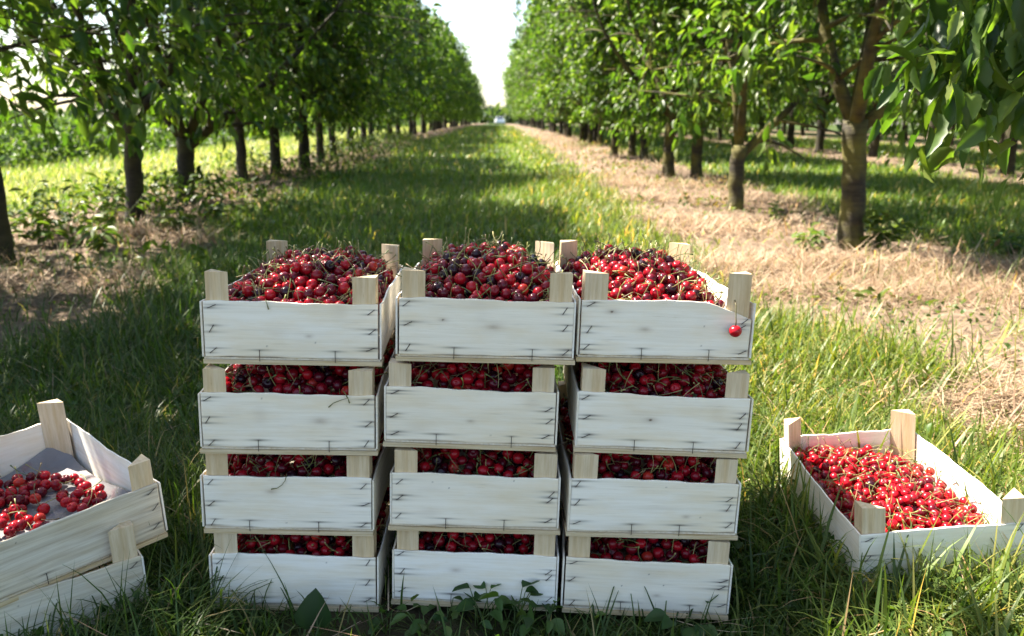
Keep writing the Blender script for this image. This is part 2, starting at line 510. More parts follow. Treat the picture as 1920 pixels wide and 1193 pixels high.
# sunlit meadow left of the left row
def meadow_batch(n, box, wid, segs, hm):
    x, y = scatter(n, *box)
    keep = in_view(x, y, 4.0) & (xrow(x, y) < -4.1 + 0.3 * wav(x, y, 2, 5, 5)); x, y = x[keep], y[keep]; n = len(x)
    P = np.stack([x, y, gz(x, y) - 0.004], -1)
    pal = np.array([(0.11, 0.19, 0.035), (0.19, 0.23, 0.075), (0.40, 0.37, 0.24), (0.26, 0.28, 0.13)])
    band = sstep(-7.9, -6.4, xrow(x, y))
    q = rng.random(n) * (0.35 + 0.65 * band)
    tint = pal[np.digitize(q, [0.3, 0.5, 0.75])] * rng.uniform(0.8, 1.2, (n, 1))
    return blades(P, hm * rng.uniform(0.4, 1.3, n), wid * rng.uniform(.6, 1.3, n), rng.random(n) * 2 * PI, np.abs(rng.normal(.3, .3, n)), np.abs(rng.normal(.7, .5, n)), tint, segs)
V, Q, T, C = merge([meadow_batch(26000, (-10.5, -3.5, 5, 12), 0.010, 2, 0.16), meadow_batch(40000, (-12, -3.5, 11, 40), 0.022, 2, 0.18), meadow_batch(9000, (-12, -3.5, 35, 75), 0.06, 1, 0.2)])
g = link('meadow_grass', np_mesh('meadow_grass', V, [Q, T], M_GRASS, False, {'tint': C}))
tag(g, 'pale yellow-green meadow grass between the left tree row and the crop', 'grass', None, 'stuff')

# dry mown straw on the strips
def straw_batch(n, box, wid, lmin, lmax, segs, extra=0.0):
    x, y = scatter(n, *box)
    m = strip_mask(x, y)
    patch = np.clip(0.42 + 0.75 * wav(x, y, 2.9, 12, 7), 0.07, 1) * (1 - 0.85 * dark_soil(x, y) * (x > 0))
    keep = in_view(x, y) & ~inside_crates(x, y) & (rng.random(n) < np.maximum(m * patch, extra)); x, y = x[keep], y[keep]; n = len(x)
    h = rng.uniform(lmin, lmax, n)
    P = np.stack([x, y, gz(x, y) + 0.045 * rng.random(n) ** 2], -1)
    pal = np.array([(0.35, 0.255, 0.17), (0.51, 0.40, 0.285), (0.16, 0.105, 0.07), (0.31, 0.195, 0.125)])
    tint = pal[rng.choice(4, n, p=[.35, .3, .2, .15])] * rng.uniform(.75, 1.2, (n, 1))
    lean = np.clip(rng.normal(1.35, 0.22, n), 0.5, 1.6)
    return blades(P, h, wid * rng.uniform(.5, 1.3, n), rng.random(n) * 2 * PI, lean, rng.normal(0.12, 0.3, n), tint, segs)
V, Q, T, C = merge([straw_batch(60000, (1.0, 3.6, 1.2, 5), 0.0036, 0.05, 0.24, 3), straw_batch(42000, (1.0, 4, 4.5, 12), 0.007, 0.08, 0.28, 2), straw_batch(26000, (0, 4, 11, 40), 0.02, 0.1, 0.35, 1),
    straw_batch(45000, (-5, -1.6, 2.2, 6.5), 0.005, 0.06, 0.24, 2), straw_batch(26000, (-5, -2.2, 5.5, 20), 0.010, 0.08, 0.28, 2), straw_batch(8000, (6, 16, 6, 30), 0.018, 0.1, 0.3, 1),
    straw_batch(4500, (-1.6, 1.6, 0.8, 3.5), 0.003, 0.06, 0.22, 3, 0.28)])
g = link('straw', np_mesh('straw', V, [Q, T], M_STRAW, False, {'tint': C}))
tag(g, 'dry tan straw lying on the bare soil under the tree rows', 'straw', None, 'stuff')

# ------------------------------------------------------------------ leaves
def leaf_arrays(P, d, nrm, ln, wd, curl, tint, rows=2):
    """elongated folded leaves; P (n,3) base, d unit direction, nrm approx normal"""
    s = np.cross(d, nrm); s /= np.linalg.norm(s, axis=1, keepdims=True) + 1e-9
    nn = np.cross(s, d)
    us = {2: (0.32, 0.66), 3: (0.2, 0.48, 0.76), 5: (0.12, 0.3, 0.5, 0.7, 0.87), 9: (.08, .17, .28, .39, .5, .61, .72, .83, .92)}[rows]
    n = len(P)
    def pt(u, v_, fold):
        z = -curl * u * u * ln + fold * np.abs(v_) * wd * 0.35
        return P + d * (ln * u)[:, None] + s * (v_ * wd * 0.5)[:, None] + nn * z[:, None]
    one = np.ones(n)
    V = [pt(0 * one, 0 * one, 0)]
    for i, u in enumerate(us):
        wv = (math.sin(PI * (u ** 0.85))) ** 0.8
        if rows == 9: wv *= (1.09, .90)[i % 2]
        if rows == 5: wv *= (1.0, 0.97, 1.03, 0.95, 1.0)[i]
        V += [pt(u * one, -wv * one, 1), pt(u * one, 0 * one, 1), pt(u * one, wv * one, 1)]
    V.append(pt(one, 0 * one, 0))
    k = 3 * rows + 2
    V = np.stack(V, 1).reshape(-1, 3)
    b = (np.arange(n) * k)[:, None]
    tr = [[0, 2, 1], [0, 3, 2], [k-4, k-3, k-1], [k-3, k-2, k-1]]
    qd = []
    for i in range(rows - 1):
        o = 1 + 3 * i
        qd += [[o, o+1, o+4, o+3], [o+1, o+2, o+5, o+4]]
    T = np.concatenate([b + np.array([t]) for t in tr]); Q = np.concatenate([b + np.array([q]) for q in qd])
    return V, Q, T, np.repeat(tint, k, axis=0)

def unit(a): return a / (np.linalg.norm(a, axis=-1, keepdims=True) + 1e-9)
LEAFPAL = np.array([(0.038, 0.076, 0.019), (0.062, 0.108, 0.024), (0.098, 0.146, 0.034), (0.145, 0.185, 0.048)])

def crown_leaves(rg, centers, axes, per, size, rows, droop=0.55, wd=(.38, .5)):
    n = len(centers) * per
    C0 = np.repeat(centers, per, 0); A = np.repeat(axes, per, 0)
    t = rg.random(n)[:, None]
    P = C0 + A * (t - 0.3) * 0.30 + rg.normal(0, 0.045, (n, 3))
    d = unit(rg.normal(0, 0.55, (n, 3)) + A * 0.6 + np.array([0, 0, -droop]))
    nr = unit(rg.normal(0, 0.45, (n, 3)) + np.array([0, 0, 1.0]))
    ln = size * rg.uniform(0.65, 1.25, n)
    br = rg.normal(0, 0.12, n)
    tint = LEAFPAL[rg.choice(4, n, p=[.3, .36, .24, .1])] * (1 + br)[:, None]
    return leaf_arrays(P, d, nr, ln, ln * rg.uniform(*wd, n), rg.uniform(0.05, 0.35, n), tint, rows)

def prof(z, vase=False):
    if vase: return np.interp(z, [0.7, 1.0, 1.5, 2.5, 3.5, 4.3, 4.9, 5.3], [0.75, 0.9, 1.0, 1.4, 1.75, 1.75, 1.3, 0.3])
    return np.interp(z, [0.7, 1.0, 1.4, 2.3, 3.2, 4.0, 4.6, 5.0], [0.95, 1.35, 1.6, 1.75, 1.55, 1.15, 0.65, 0.15])

def make_tree_meshes(seed, fork=1.0, tr=0.085, clusters=860, per=11, size=0.115, rows=2, lean=(0, 0), hs=1.0, limbs_dirs=None, extra=None, low=0.0, skip=None, vase=False, thin=0.35):
    rp = random.Random(seed); rg = np.random.default_rng(seed)
    limb_meshes, nodes, owner = [], [], []
    tk = MB()
    pts, rad = [], []
    nseg = 9
    wob = [(rp.uniform(-.012, .012), rp.uniform(-.012, .012)) for _ in range(nseg + 1)]
    for i in range(nseg + 1):
        t = i / nseg
        z = -0.06 + (fork + 0.06) * t
        pts.append((lean[0] * t + wob[i][0] * (i > 1), lean[1] * t + wob[i][1] * (i > 1), z))
        rad.append(tr * (1.35 - 0.30 * min(1, t * 5) - 0.14 * t + 0.10 * max(0, t - .8) / .2))
    tk.tube(pts, rad, 14)
    top = Vector(pts[-1])
    dirs = limbs_dirs
    if dirs is None:
        n = rp.choice((3, 4, 4))
        a0 = rp.random() * 6.28
        dirs = [(a0 + 6.28 * k / n + rp.uniform(-.35, .35), rp.uniform(0.5, 0.95), rp.uniform(2.2, 2.9), rp.uniform(0, .12)) for k in range(n)]
        dirs.append((rp.random() * 6.28, 0.06, 3.4, 0.0))
    for (az, inc, ln, dz) in dirs:
        lb = MB()
        p = Vector((top.x, top.y, top.z - 0.05 - dz)); P_ = [p.copy()]; r0 = tr * (0.62 if inc > .2 else .7); R_ = [r0]
        m = 8
        ia = inc; aa = az
        for i in range(m):
            ia = max(0.05, ia - inc * 0.07 + rp.uniform(-.1, .1)); aa += rp.uniform(-.18, .18)
            st = ln / m
            p = p + Vector((math.cos(aa) * math.sin(ia), math.sin(aa) * math.sin(ia), math.cos(ia))) * st
            P_.append(p.copy()); R_.append(r0 * (1 - 0.87 * ((i + 1) / m) ** 0.9))
        lb.tube(P_, R_, 8)
        nodes += P_[2:]
        for j in range(7):
            t = rp.randint(1, m - 1)
            q = P_[t].copy(); qa = aa + rp.uniform(-1.9, 1.9); qi = rp.uniform(0.9, 1.6)
            Qs = [q.copy()]; sl_ = rp.uniform(.55, 1.1)
            for i in range(5):
                qi += rp.uniform(-.05, .16); qa += rp.uniform(-.2, .2)
                q = q + Vector((math.cos(qa) * math.sin(qi), math.sin(qa) * math.sin(qi), math.cos(qi))) * sl_ / 5
                Qs.append(q.copy())
            rr = R_[t] * .5
            lb.tube(Qs, [rr * (1 - .85 * i / 5) + .0015 for i in range(6)], 5)
            nodes += Qs[2:]
        limb_meshes.append(lb)
        owner += [len(limb_meshes) - 1] * (len(nodes) - len(owner))
    ex_c, ex_a = [], []
    if extra:
        for (poly, r0, cl) in extra:
            lb = MB(); pl = [Vector(q) for q in poly]
            # smooth resample
            rs = []
            for i in range(len(pl) - 1):
                for k in range(4):
                    t = k / 4
                    p0, p1, p2, p3 = pl[max(i-1, 0)], pl[i], pl[i+1], pl[min(i+2, len(pl)-1)]
                    rs.append(0.5 * ((2*p1) + (p2-p0)*t + (2*p0-5*p1+4*p2-p3)*t*t + (3*p1-p0-3*p2+p3)*t**3))
            rs.append(pl[-1])
            lb.tube(rs, [r0 * (1 - .85 * i / (len(rs) - 1)) for i in range(len(rs))], 7)
            limb_meshes.append(lb)
            for k in range(cl):
                t = rp.uniform(.25, 1) * (len(rs) - 1.01); i = int(t)
                c = rs[i].lerp(rs[i+1], t - i) + Vector((rp.gauss(0, .09), rp.gauss(0, .09), rp.gauss(-.07, .06)))
                ex_c.append(tuple(c)); ax = (rs[i+1] - rs[max(i-1, 0)]).normalized() + Vector((rp.gauss(0, .5), rp.gauss(0, .5), rp.uniform(-1.0, -.1)))
                ex_a.append(tuple(ax.normalized()))
    # leaf clusters through the crown volume, denser at the outside, with gaps
    cs = []
    while len(cs) < clusters:
        z = 0.72 - low + (4.5 if vase else 4.28) * rp.random() ** 1.15
        a = rp.random() * 6.28
        rr = prof(z + low * 0.5, vase) * (rp.random() ** 0.42) * (0.86 + 0.16 * math.sin(2 * a + seed) + 0.16 * math.sin(3 * a + z * 2.1 + seed) + .08 * math.sin(z * 5 + a + seed))
        x, y = rr * math.cos(a), rr * math.sin(a)
        gap = math.sin(x * 3.1 + seed) + math.sin(y * 3.3 + 2 * seed) + math.sin(z * 3.7 + 3 * seed + x)
        if gap < -1.1 and rp.random() < .85: continue
        if z < fork + .35 and rr < .55: continue
        if z < 1.15 and rp.random() < .3: continue
        if z < 2.3 and rp.random() < (thin if rr > .8 else .5 + .5 * thin): continue
        if skip and skip(x, y, z * hs): continue
        cs.append((x + lean[0] * .7, y + lean[1] * .7, z * hs))
    cs = np.array(cs)
    nd = np.array([tuple(q) for q in nodes])
    ax = np.empty_like(cs)
    k_of = rp.random
    tw = [MB() for _ in limb_meshes]
    for i, c in enumerate(cs):
        dd = ((nd - c) ** 2).sum(1); j = int(dd.argmin()); q = nd[j]
        v_ = c - q; ax[i] = v_ / (np.linalg.norm(v_) + 1e-6)
        if rp.random() < .7:
            mid = Vector((q + c) / 2) + Vector((0, 0, .06))
            limb_meshes[owner[j]].tube([Vector(q), mid, Vector(c) + Vector(ax[i]) * .12], [.006, .004, .002], 3, False)
    L_ = crown_leaves(rg, cs, ax, per, size, rows)
    if ex_c:
        L2 = crown_leaves(rg, np.array(ex_c), np.array(ex_a), 16, size * 0.74, 9, 0.95, (.32, .44))
        V, Q, T, C = merge([L_, L2])
    else:
        V, Q, T, C = L_
    crown = np_mesh('crown', V, [Q, T], M_LEAF, False, {'tint': C})
    return tk, limb_meshes, crown

def tree_variant(seed, bark_m, split=True, **kw):
    tk, lbs, crown = make_tree_meshes(seed, **kw)
    if split:
        return tk.mesh('trunk', bark_m, True), [l.mesh('limb', bark_m, True) for l in lbs], crown
    for l in lbs: tk.add(l.v, l.f)
    return tk.mesh('trunk', bark_m, True), [], crown

def plant_tree(var, x, y, rot, label, group, sc=1.0):
    t = empty('cherry_tree', (x, y, float(gz(x, y)) - 0.01), (0, 0, rot))
    t.scale = (sc, sc, sc)
    link('trunk', var[0], t)
    for l in var[1]: link('limb', l, t)
    link('crown', var[2], t)
    return tag(t, label, 'tree', group)

rt = random.Random(11)
GL, GR = 'cherry trees of the left row', 'cherry trees of the right row'
VN = [tree_variant(100 + i, M_BARK, True, tr=0.070 + .006 * i, fork=0.95 + .1 * i, thin=.22, low=-.05, clusters=800) for i in range(3)]
VF = [tree_variant(200 + i, M_BARK, False, tr=0.085, clusters=540, per=11, size=0.14, fork=0.95) for i in range(3)]
VM = [tree_variant(300 + i, M_BARKM, True, tr=0.08, fork=0.85 + .15 * i, vase=True, thin=.15) for i in range(2)]
VR = [tree_variant(250 + i, M_BARK, False, tr=0.085, clusters=660, per=11, size=0.14, fork=0.95, vase=True) for i in range(3)]

# left row: pixel of each trunk base in the photograph
leftpx = [(0, 498), (253, 422), (347, 380), (460, 342), (517, 330), (573, 328), (605, 310), (625, 297), (655, 283)]
leftlab = ['cherry tree at the left edge of the picture, its dark trunk cut by the frame',
    'cherry tree with straight dark leader and one low limb, second trunk in the left row',
    'cherry tree forking low into a wide V, right behind the straight trunk at the left',
    'slim cherry tree in the left row behind the V-forked tree',
    'slim leaning cherry tree halfway along the visible trunks of the left row',
    'cherry tree with a straight thick dark trunk in the middle of the left row',
    'cherry tree just beyond the thick straight trunk of the left row',
    'thin cherry tree close behind its neighbour in the left row, over pale grass',
    'cherry tree in the left row where the trunks begin to close up']
straight = tree_variant(401, M_BARK, True, thin=.5, low=-.15, clusters=780, tr=0.071, fork=0.90, lean=(.07, 0), limbs_dirs=[(1.75, .12, 3.4, 0), (3.2, .95, 1.9, .06), (2.6, .75, 2.4, .0), (0.2, .8, 2.3, -.02), (4.8, .8, 2.3, .03), (1.2, .6, 2.4, -.05)])
vfork = tree_variant(402, M_BARK, True, lean=(.06, 0), thin=.55, low=-.1, clusters=760, tr=0.085, fork=0.62, limbs_dirs=[(0.1, .55, 3.0, 0), (3.0, .6, 2.6, .02), (0.6, .85, 2.3, .05), (4.6, .6, 2.4, 0)])
edge = tree_variant(403, M_BARK, True, thin=.45, low=-.12, clusters=760, tr=0.075, fork=1.0, limbs_dirs=[(1.75, .06, 3.5, 0), (3.2, .9, 2.0, .04), (2.5, .8, 2.3, 0), (4.1, .8, 2.2, .02)])
lv = [edge, straight, vfork, VN[0], VN[1], VN[2], VN[0], VN[1], VN[2]]
lastY = 0
for (px, py), lab, v_ in zip(leftpx, leftlab, lv):
    x, y = at(px, py)
    plant_tree(v_, x, y, 0 if v_ in (straight, vfork, edge) else rt.random() * 6.28, lab, GL, rt.uniform(.97, 1.05))
    lastY = y
# nearer trees of the same row: outside the frame except for hanging twigs, placed and turned for their shade
plant_tree(VN[2], -3.35, 1.5, 4.451, 'large unseen cherry tree of the left row beside the camera, turned for its shade', GL, 1.25)
plant_tree(VN[0], -3.95, 3.2, 4.0, 'unseen cherry tree between the leftmost visible trunk and the camera, placed for its shade', GL, 0.85)
y = lastY + 2.4
while y < 110:
    plant_tree(rt.choice(VF), -3.75 - DRIFT * y + rt.uniform(-.2, .2), y, rt.random() * 6.28, 'cherry tree far down the left row, one of a closed dark wall of crowns', 'far cherry trees of the left row', rt.uniform(.88, 1.18) * (1.0 if y < 30 else 1.12))
    y += rt.uniform(2.1, 2.7)

# right row
rightpx = [(1600, 464), (1378, 390), (1253, 330), (1205, 296), (1148, 292), (1125, 275)]
rightlab = ['cherry tree with the stoutest mossy trunk, forking into three limbs, beside the straw',
    'cherry tree whose mossy trunk splits low, a side limb rising to the right',
    'cherry tree with a single straight lit trunk rising from the straw, third on the right',
    'slim cherry tree half hidden behind the straight lit trunk on the right',
    'cherry tree with a dark bare lower trunk at the far end of the straw strip',
    'cherry tree with low leaves just beyond the dark bare trunk on the right']
stout = tree_variant(501, M_BARKM, True, tr=0.080, fork=0.84, clusters=900, vase=True, lean=(-.05, 0), skip=lambda x, y, z: y < -.15 and z < 2.0 and abs(x + .2) < .95 and math.sin(37 * x + 53 * y + 71 * z) < .35, limbs_dirs=[(2.75, .55, 2.7, 0), (0.9, .16, 3.3, -.03), (0.1, .95, 2.2, .02), (4.4, .6, 2.4, 0), (1.9, .5, 2.6, 0)])
split_ = tree_variant(502, M_BARKM, True, tr=0.072, fork=0.58, clusters=900, skip=lambda x, y, z: y < -.2 and z < 1.9 and abs(x) < .8 and math.sin(37 * x + 53 * y + 71 * z) < .5, vase=True, limbs_dirs=[(3.0, .1, 3.3, 0), (0.25, .95, 1.9, .05), (1.6, .5, 2.6, -.1), (4.6, .6, 2.3, -.15)])
rv = [stout, split_, VM[1], VM[0], VM[1], VM[0]]
for (px, py), lab, v_ in zip(rightpx, rightlab, rv):
    x, y = at(px, py)
    plant_tree(v_, x, y, 0 if v_ in (stout, split_) else rt.random() * 6.28, lab, GR, rt.uniform(.98, 1.06))
    lastY = y
y = lastY + 2.2
while y < 110:
    plant_tree(rt.choice(VR), 2.9 - DRIFT * y + rt.uniform(-.2, .2), y, rt.random() * 6.28, 'cherry tree far down the right row, one of a bright wall of leaves', 'far cherry trees of the right row', rt.uniform(1.0, 1.32))
    y += rt.uniform(2.2, 2.6)
for yy in (11.7, 17.6, 20.4, 24.6, 27.3):
    plant_tree(rt.choice(VM), 2.85 - DRIFT * yy + rt.uniform(-.15, .15), yy, rt.random() * 6.28, 'cherry tree filling the right row between the bare trunks', 'cherry trees filling the right row', 1.0)
# the tree whose branches hang into the upper right corner
hang = tree_variant(503, M_BARKM, True, tr=0.09, fork=1.0, rows=3, clusters=560, size=0.125,
    skip=lambda x, y, z: x < -0.85 and z < 1.6, vase=True,
    extra=[([(0, 0, .98), (-.45, -.3, 1.30), (-.9, -.55, 1.31), (-1.25, -.65, 1.21), (-1.52, -.68, 1.09)], .026, 44),
           ([(-.45, -.3, 1.28), (-.9, -.6, 1.22), (-1.27, -.7, 1.16), (-1.47, -.72, 1.05)], .014, 24),
           ([(-.3, -.1, 1.36), (-.9, -.4, 1.44), (-1.25, -.5, 1.40), (-1.5, -.5, 1.28)], .016, 36),
           ([(0, 0, 1.1), (-.8, -.15, 1.75), (-1.5, -.3, 2.02), (-2.2, -.42, 2.12)], .02, 40), ([(-.6, -.1, 1.6), (-1.2, -.45, 1.85), (-1.7, -.55, 1.95), (-2.1, -.6, 1.9)], .014, 34)])  # two branches above the frame, added to shade the hanging leaves
plant_tree(hang, 2.75, 2.75, 0, 'cherry tree beside the camera whose leafy branches hang into the upper right corner', GR, 1.0)
plant_tree(VM[0], 2.75, 0.2, 2.0, 'cherry tree of the right row standing beside the camera', GR, 1.0)
# rows behind on the right
for X0, ys, lab, gr in ((8.0, 5.5, 'cherry tree of the second row to the right, behind the grass lane', 'cherry trees of the second right row'),
                        (13.4, 10, 'cherry tree of the third row to the right, in deep shade', 'cherry trees of the third right row'), (18.7, 13, 'cherry tree of the fourth row to the right, deep in the orchard', 'cherry trees of the fourth right row'), (24, 19, 'cherry tree of the farthest row on the right', 'cherry trees of the farthest right row')):
    y = ys
    while y < (46 if X0 < 10 else 58):
        plant_tree(rt.choice(VF + VN[:1]), X0 - DRIFT * y + rt.uniform(-.2, .2), y, rt.random() * 6.28, lab, gr, rt.uniform(.95, 1.2))
        y += rt.uniform(2.2, 2.7)

# ------------------------------------------------------------------ crop field, undergrowth, far wood
def leaf_stuff(n, x, y, zfun, size, tintpal, rows=2, up=0.3, wd=(0.4, 0.6)):
    P = np.stack([x, y, gz(x, y) + zfun], -1)
    d = unit(rng.normal(0, 0.6, (n, 3)) + np.array([0, 0, up])); nr = unit(rng.normal(0, .5, (n, 3)) + np.array([0, 0, 1.]))
    ln = size * rng.uniform(.6, 1.3, n)
    tint = tintpal[rng.choice(len(tintpal), n)] * rng.uniform(.75, 1.25, (n, 1))
    return leaf_arrays(P, d, nr, ln, ln * rng.uniform(*wd, n), rng.uniform(0, .4, n), tint, rows)
n = 70000
x = -8.0 - 34 * rng.random(n) ** 1.9; y = 8 + 70 * rng.random(n) ** 1.3
hh = 0.80 * (0.75 + 0.25 * np.tanh(wav(x, y, 2.2, 30, 6)))
edge = sstep(0, 0.5, -8.0 - x + 0.2 * wav(x, y, 3, 3, 5))
V, Q, T, C = leaf_stuff(n, x, y, hh * (0.25 + 0.75 * edge) * rng.random(n) ** .6, 0.16, np.array([(.045, .09, .022), (.065, .115, .03), (.09, .14, .04), (.04, .075, .025)]))
g = link('crop_field', np_mesh('crop_field', V, [Q, T], M_GRASS, False, {'tint': C}))
tag(g, 'tall leafy green crop beyond the meadow on the left', 'crop', None, 'stuff')

n = 12000
x = xrow(-3.35 + 0.62 * rng.normal(0, 1, n), 0); y = 4.4 + 26 * rng.random(n) ** 1.4; x = x - DRIFT * y
pm = np.clip(0.5 + 0.6 * wav(x, y, 1.8, 20, 6), 0, 1)
k = (rng.random(n) < pm) & in_view(x, y)
x, y, pm = x[k], y[k], pm[k]
V, Q, T, C = leaf_stuff(len(x), x, y, 0.30 * pm * rng.random(len(x)) * np.where(y < 7, .6, 1), 0.075, np.array([(.05, .09, .02), (.07, .12, .025), (.10, .13, .03), (.04, .07, .02)]), 2, .4)
A_ = (V, Q, T, C)
n = 9000
x = 2.45 + 0.5 * rng.normal(0, 1, n); y = 3.6 + 20 * rng.random(n) ** 1.3; x = x - DRIFT * y
pm = np.clip(-0.15 + 0.75 * wav(x, y, 2.6, 8, 6), 0, 1)
k = (rng.random(n) < pm) & in_view(x, y)
x, y, pm = x[k], y[k], pm[k]
V, Q, T, C = merge([A_, leaf_stuff(len(x), x, y, 0.16 * pm * rng.random(len(x)), 0.06, np.array([(.10, .13, .03), (.13, .16, .04), (.07, .11, .025), (.22, .15, .08), (.16, .10, .06)]), 2, .4)])
g = link('undergrowth', np_mesh('undergrowth', V, [Q, T], M_GRASS, False, {'tint': C}))
tag(g, 'weedy undergrowth along the feet of the tree rows', 'undergrowth', None, 'stuff')

n = 26000
x, y = scatter(n, -2.2, 2.2, 0.8, 4.2, 1.3)
pm = np.clip(0.25 + 0.8 * wav(x, y, 3.3, 50, 6), 0, 1)
k = (rng.random(n) < pm * (0.15 + .85 * green(x, y)) * np.where((np.abs(x) < .55) & (y < 1.36), .10, .8)) & in_view(x, y) & ~inside_crates(x, y)
x, y = x[k], y[k]
V, Q, T, C = leaf_stuff(len(x), x, y, 0.012 + 0.05 * rng.random(len(x)), 0.021, np.array([(.04, .085, .022), (.055, .11, .026), (.085, .13, .035)]), 2, .25, (.6, .9))
g = link('clover', np_mesh('clover', V, [Q, T], M_GRASS, False, {'tint': C}))
tag(g, 'small round-leaved ground cover growing through the grass round the crates', 'ground cover', None, 'stuff')

n = 9000
x = -260 + 330 * rng.random(n); y = 205 + 25 * rng.random(n)
hgt = 5.5 * (0.6 + 0.4 * np.tanh(wav(x, y, .09, 10, 6)))
V, Q, T, C = leaf_stuff(n, x, y, hgt * rng.random(n), 2.6, np.array([(.05, .085, .04), (.06, .09, .045)]))
g = link('far_wood', np_mesh('far_wood', V, [Q, T], M_GRASS, False, {'tint': C}))
tag(g, 'distant band of trees on the horizon behind the crop', 'wood', None, 'stuff')

# ------------------------------------------------------------------ crates
STAPLE = MB()
STAPLE.tube([(-.0075, .0004, 0), (-.0068, -.0009, 0), (.0068, -.0009, 0), (.0075, .0004, 0)], [.00062] * 4, 5)
ME_STAPLE = STAPLE.mesh('staple', M_STAPLE)

def front_panel_mesh(seed, staples, knots=(), topfun=None, mat=None):
    """white veneer board, its stains round the staples kept in the attribute 'stain'"""
    rg = np.random.default_rng(seed)
    nx_, nz_ = 150, 60
    u = np.linspace(-W / 2, W / 2, nx_); v_ = np.linspace(0, 1, nz_)
    U, Vv = np.meshgrid(u, v_)
    ph = rg.uniform(0, 6.28, 8)
    top = HP + 0.0012 * np.sin(u * 21 + ph[0]) + 0.0006 * np.sin(u * 63 + ph[1]) + 0.0004 * np.sin(u * 150 + ph[6])
    if topfun is not None: top = top + topfun(u)
    bot = 0.0006 * np.sin(u * 17 + ph[2]) + 0.0004 * np.sin(u * 90 + ph[7])
    Z = bot[None, :] + (top - bot)[None, :] * Vv
    Y = 0.0012 * np.sin(U * 9 + ph[3]) * np.sin(Z * 40 + ph[4])
    st = np.zeros_like(U); br = np.zeros_like(U)
    for (sx, sz, ang, amp) in staples:
        for e in (-1, 1):
            zz = sz + e * .0068 * math.sin(ang); xx = sx + e * .0068 * math.cos(ang)
            a_ = amp * rg.uniform(.65, 1.1); wl = rg.uniform(.010, .023); wz = rg.uniform(.0012, .0024)
            zc = zz + .003 * (U - xx) * rg.uniform(-2, 2)
            st = np.maximum(st, a_ * np.exp(-((Z - zc) / wz) ** 2) * np.exp(-(np.abs(U - xx) / wl) ** 1.3))
    for (kx, kz, kr, dark) in knots:
        d = np.hypot((U - kx) / (2.2 * kr), (Z - kz) / kr)
        br = np.maximum(br, 0.45 * np.exp(-d ** 1.5 * .5))
        if dark: st = np.maximum(st, 1.0 * np.exp(-(np.hypot((U - kx) / 1.5, Z - kz) / (kr * .55)) ** 4))
    for _ in range(6):
        zc = rg.uniform(.01, HP - .01); xc = rg.uniform(-.14, .14)
        st = np.maximum(st, rg.uniform(.05, .22) * np.exp(-((Z - zc) / .0007) ** 2) * np.exp(-(np.abs(U - xc) / .022) ** 2))
    for _ in range(3):
        br = np.maximum(br, rg.uniform(.04, .16) * np.exp(-((U - rg.uniform(-.14, .14)) / rg.uniform(.01, .05)) ** 2 - ((Z - rg.uniform(0, HP)) / rg.uniform(.004, .02)) ** 2))
    for _ in range(int(rg.integers(0, 4))):
        st = np.maximum(st, .9 * np.exp(-((U - rg.uniform(-.13, .13)) ** 2 + (Z - rg.uniform(.008, HP - .008)) ** 2) / .0011 ** 2))
    br = np.maximum(br, 0.5 * np.exp(-((Z - bot[None, :]) / .0025) ** 2) * (0.5 + 0.5 * np.sin(U * 33 + ph[0])))
    V1 = np.stack([U, Y, Z], -1).reshape(-1, 3); V2 = V1 + np.array([0, .0042, 0])
    n = len(V1)
    id_ = np.arange(n).reshape(nz_, nx_)
    f1 = np.stack([id_[:-1, :-1], id_[:-1, 1:], id_[1:, 1:], id_[1:, :-1]], -1).reshape(-1, 4)
    f2 = f1[:, ::-1] + n
    def rim(a): return np.stack([a[:-1], a[:-1] + n, a[1:] + n, a[1:]], -1)
    r = np.concatenate([rim(id_[0]), rim(id_[-1][::-1]), rim(id_[:, 0][::-1]), rim(id_[:, -1])])
    stain = np.zeros((2 * n, 3)); stain[:n, 0] = np.clip(st, 0, 1).ravel(); stain[:n, 1] = np.clip(br, 0, 1).ravel()
    return np_mesh('end_panel', np.concatenate([V1, V2]), [f1, f2, r], mat or M_PANEL, False, {'stain': stain})

def thin_panel(seed, ax, length, height, thick, mat, dips=0.0015):
    """side or back board along axis ax with a slightly wavy top"""
    rp = random.Random(seed); p0, p1 = rp.random() * 6, rp.random() * 6
    m = MB(); n = 24
    vs, fs = [], []
    for i in range(n + 1):
        s = length * i / n
        zt = height + dips * math.sin(i * .7 + p0) + dips * .5 * math.sin(i * 1.9 + p1)
        w_ = .0015 * math.sin(i * .35 + p1)
        for (o, z) in ((0, 0), (thick, 0), (thick, zt), (0, zt)):
            vs.append((s, o + w_, z) if ax == 'x' else (o + w_, s, z))
    for i in range(n):
        a, b = 4 * i, 4 * i + 4
        for k in range(4):
            q = (a + k, b + k, b + (k + 1) % 4, a + (k + 1) % 4)
            fs.append(q if ax == 'y' else q[::-1])
    fs += [(0, 1, 2, 3), (4*n + 3, 4*n + 2, 4*n + 1, 4*n)]
    m.add(vs, fs)
    return m

def post_mesh(sx, back, h, seed):
    rp = random.Random(seed)
    e, wx, wy = .0040, .041 * rp.uniform(.94, 1.03), .036
    x0 = sx * (W / 2 - e); y0 = (L - .0045) if back else .0046
    dy = -wy if back else wy
    poly = [(x0, y0), (x0 - sx * wx, y0), (x0, y0 + dy)]
    area = sum(poly[i][0] * poly[(i+1) % 3][1] - poly[(i+1) % 3][0] * poly[i][1] for i in range(3))
    tops = [h + rp.uniform(-.0015, .0015) for _ in range(3)]
    if area < 0: poly = poly[::-1]; tops = tops[::-1]
    m = MB(); m.prism(poly, 0.003, tops)
    return m.mesh('corner_post', M_POST)

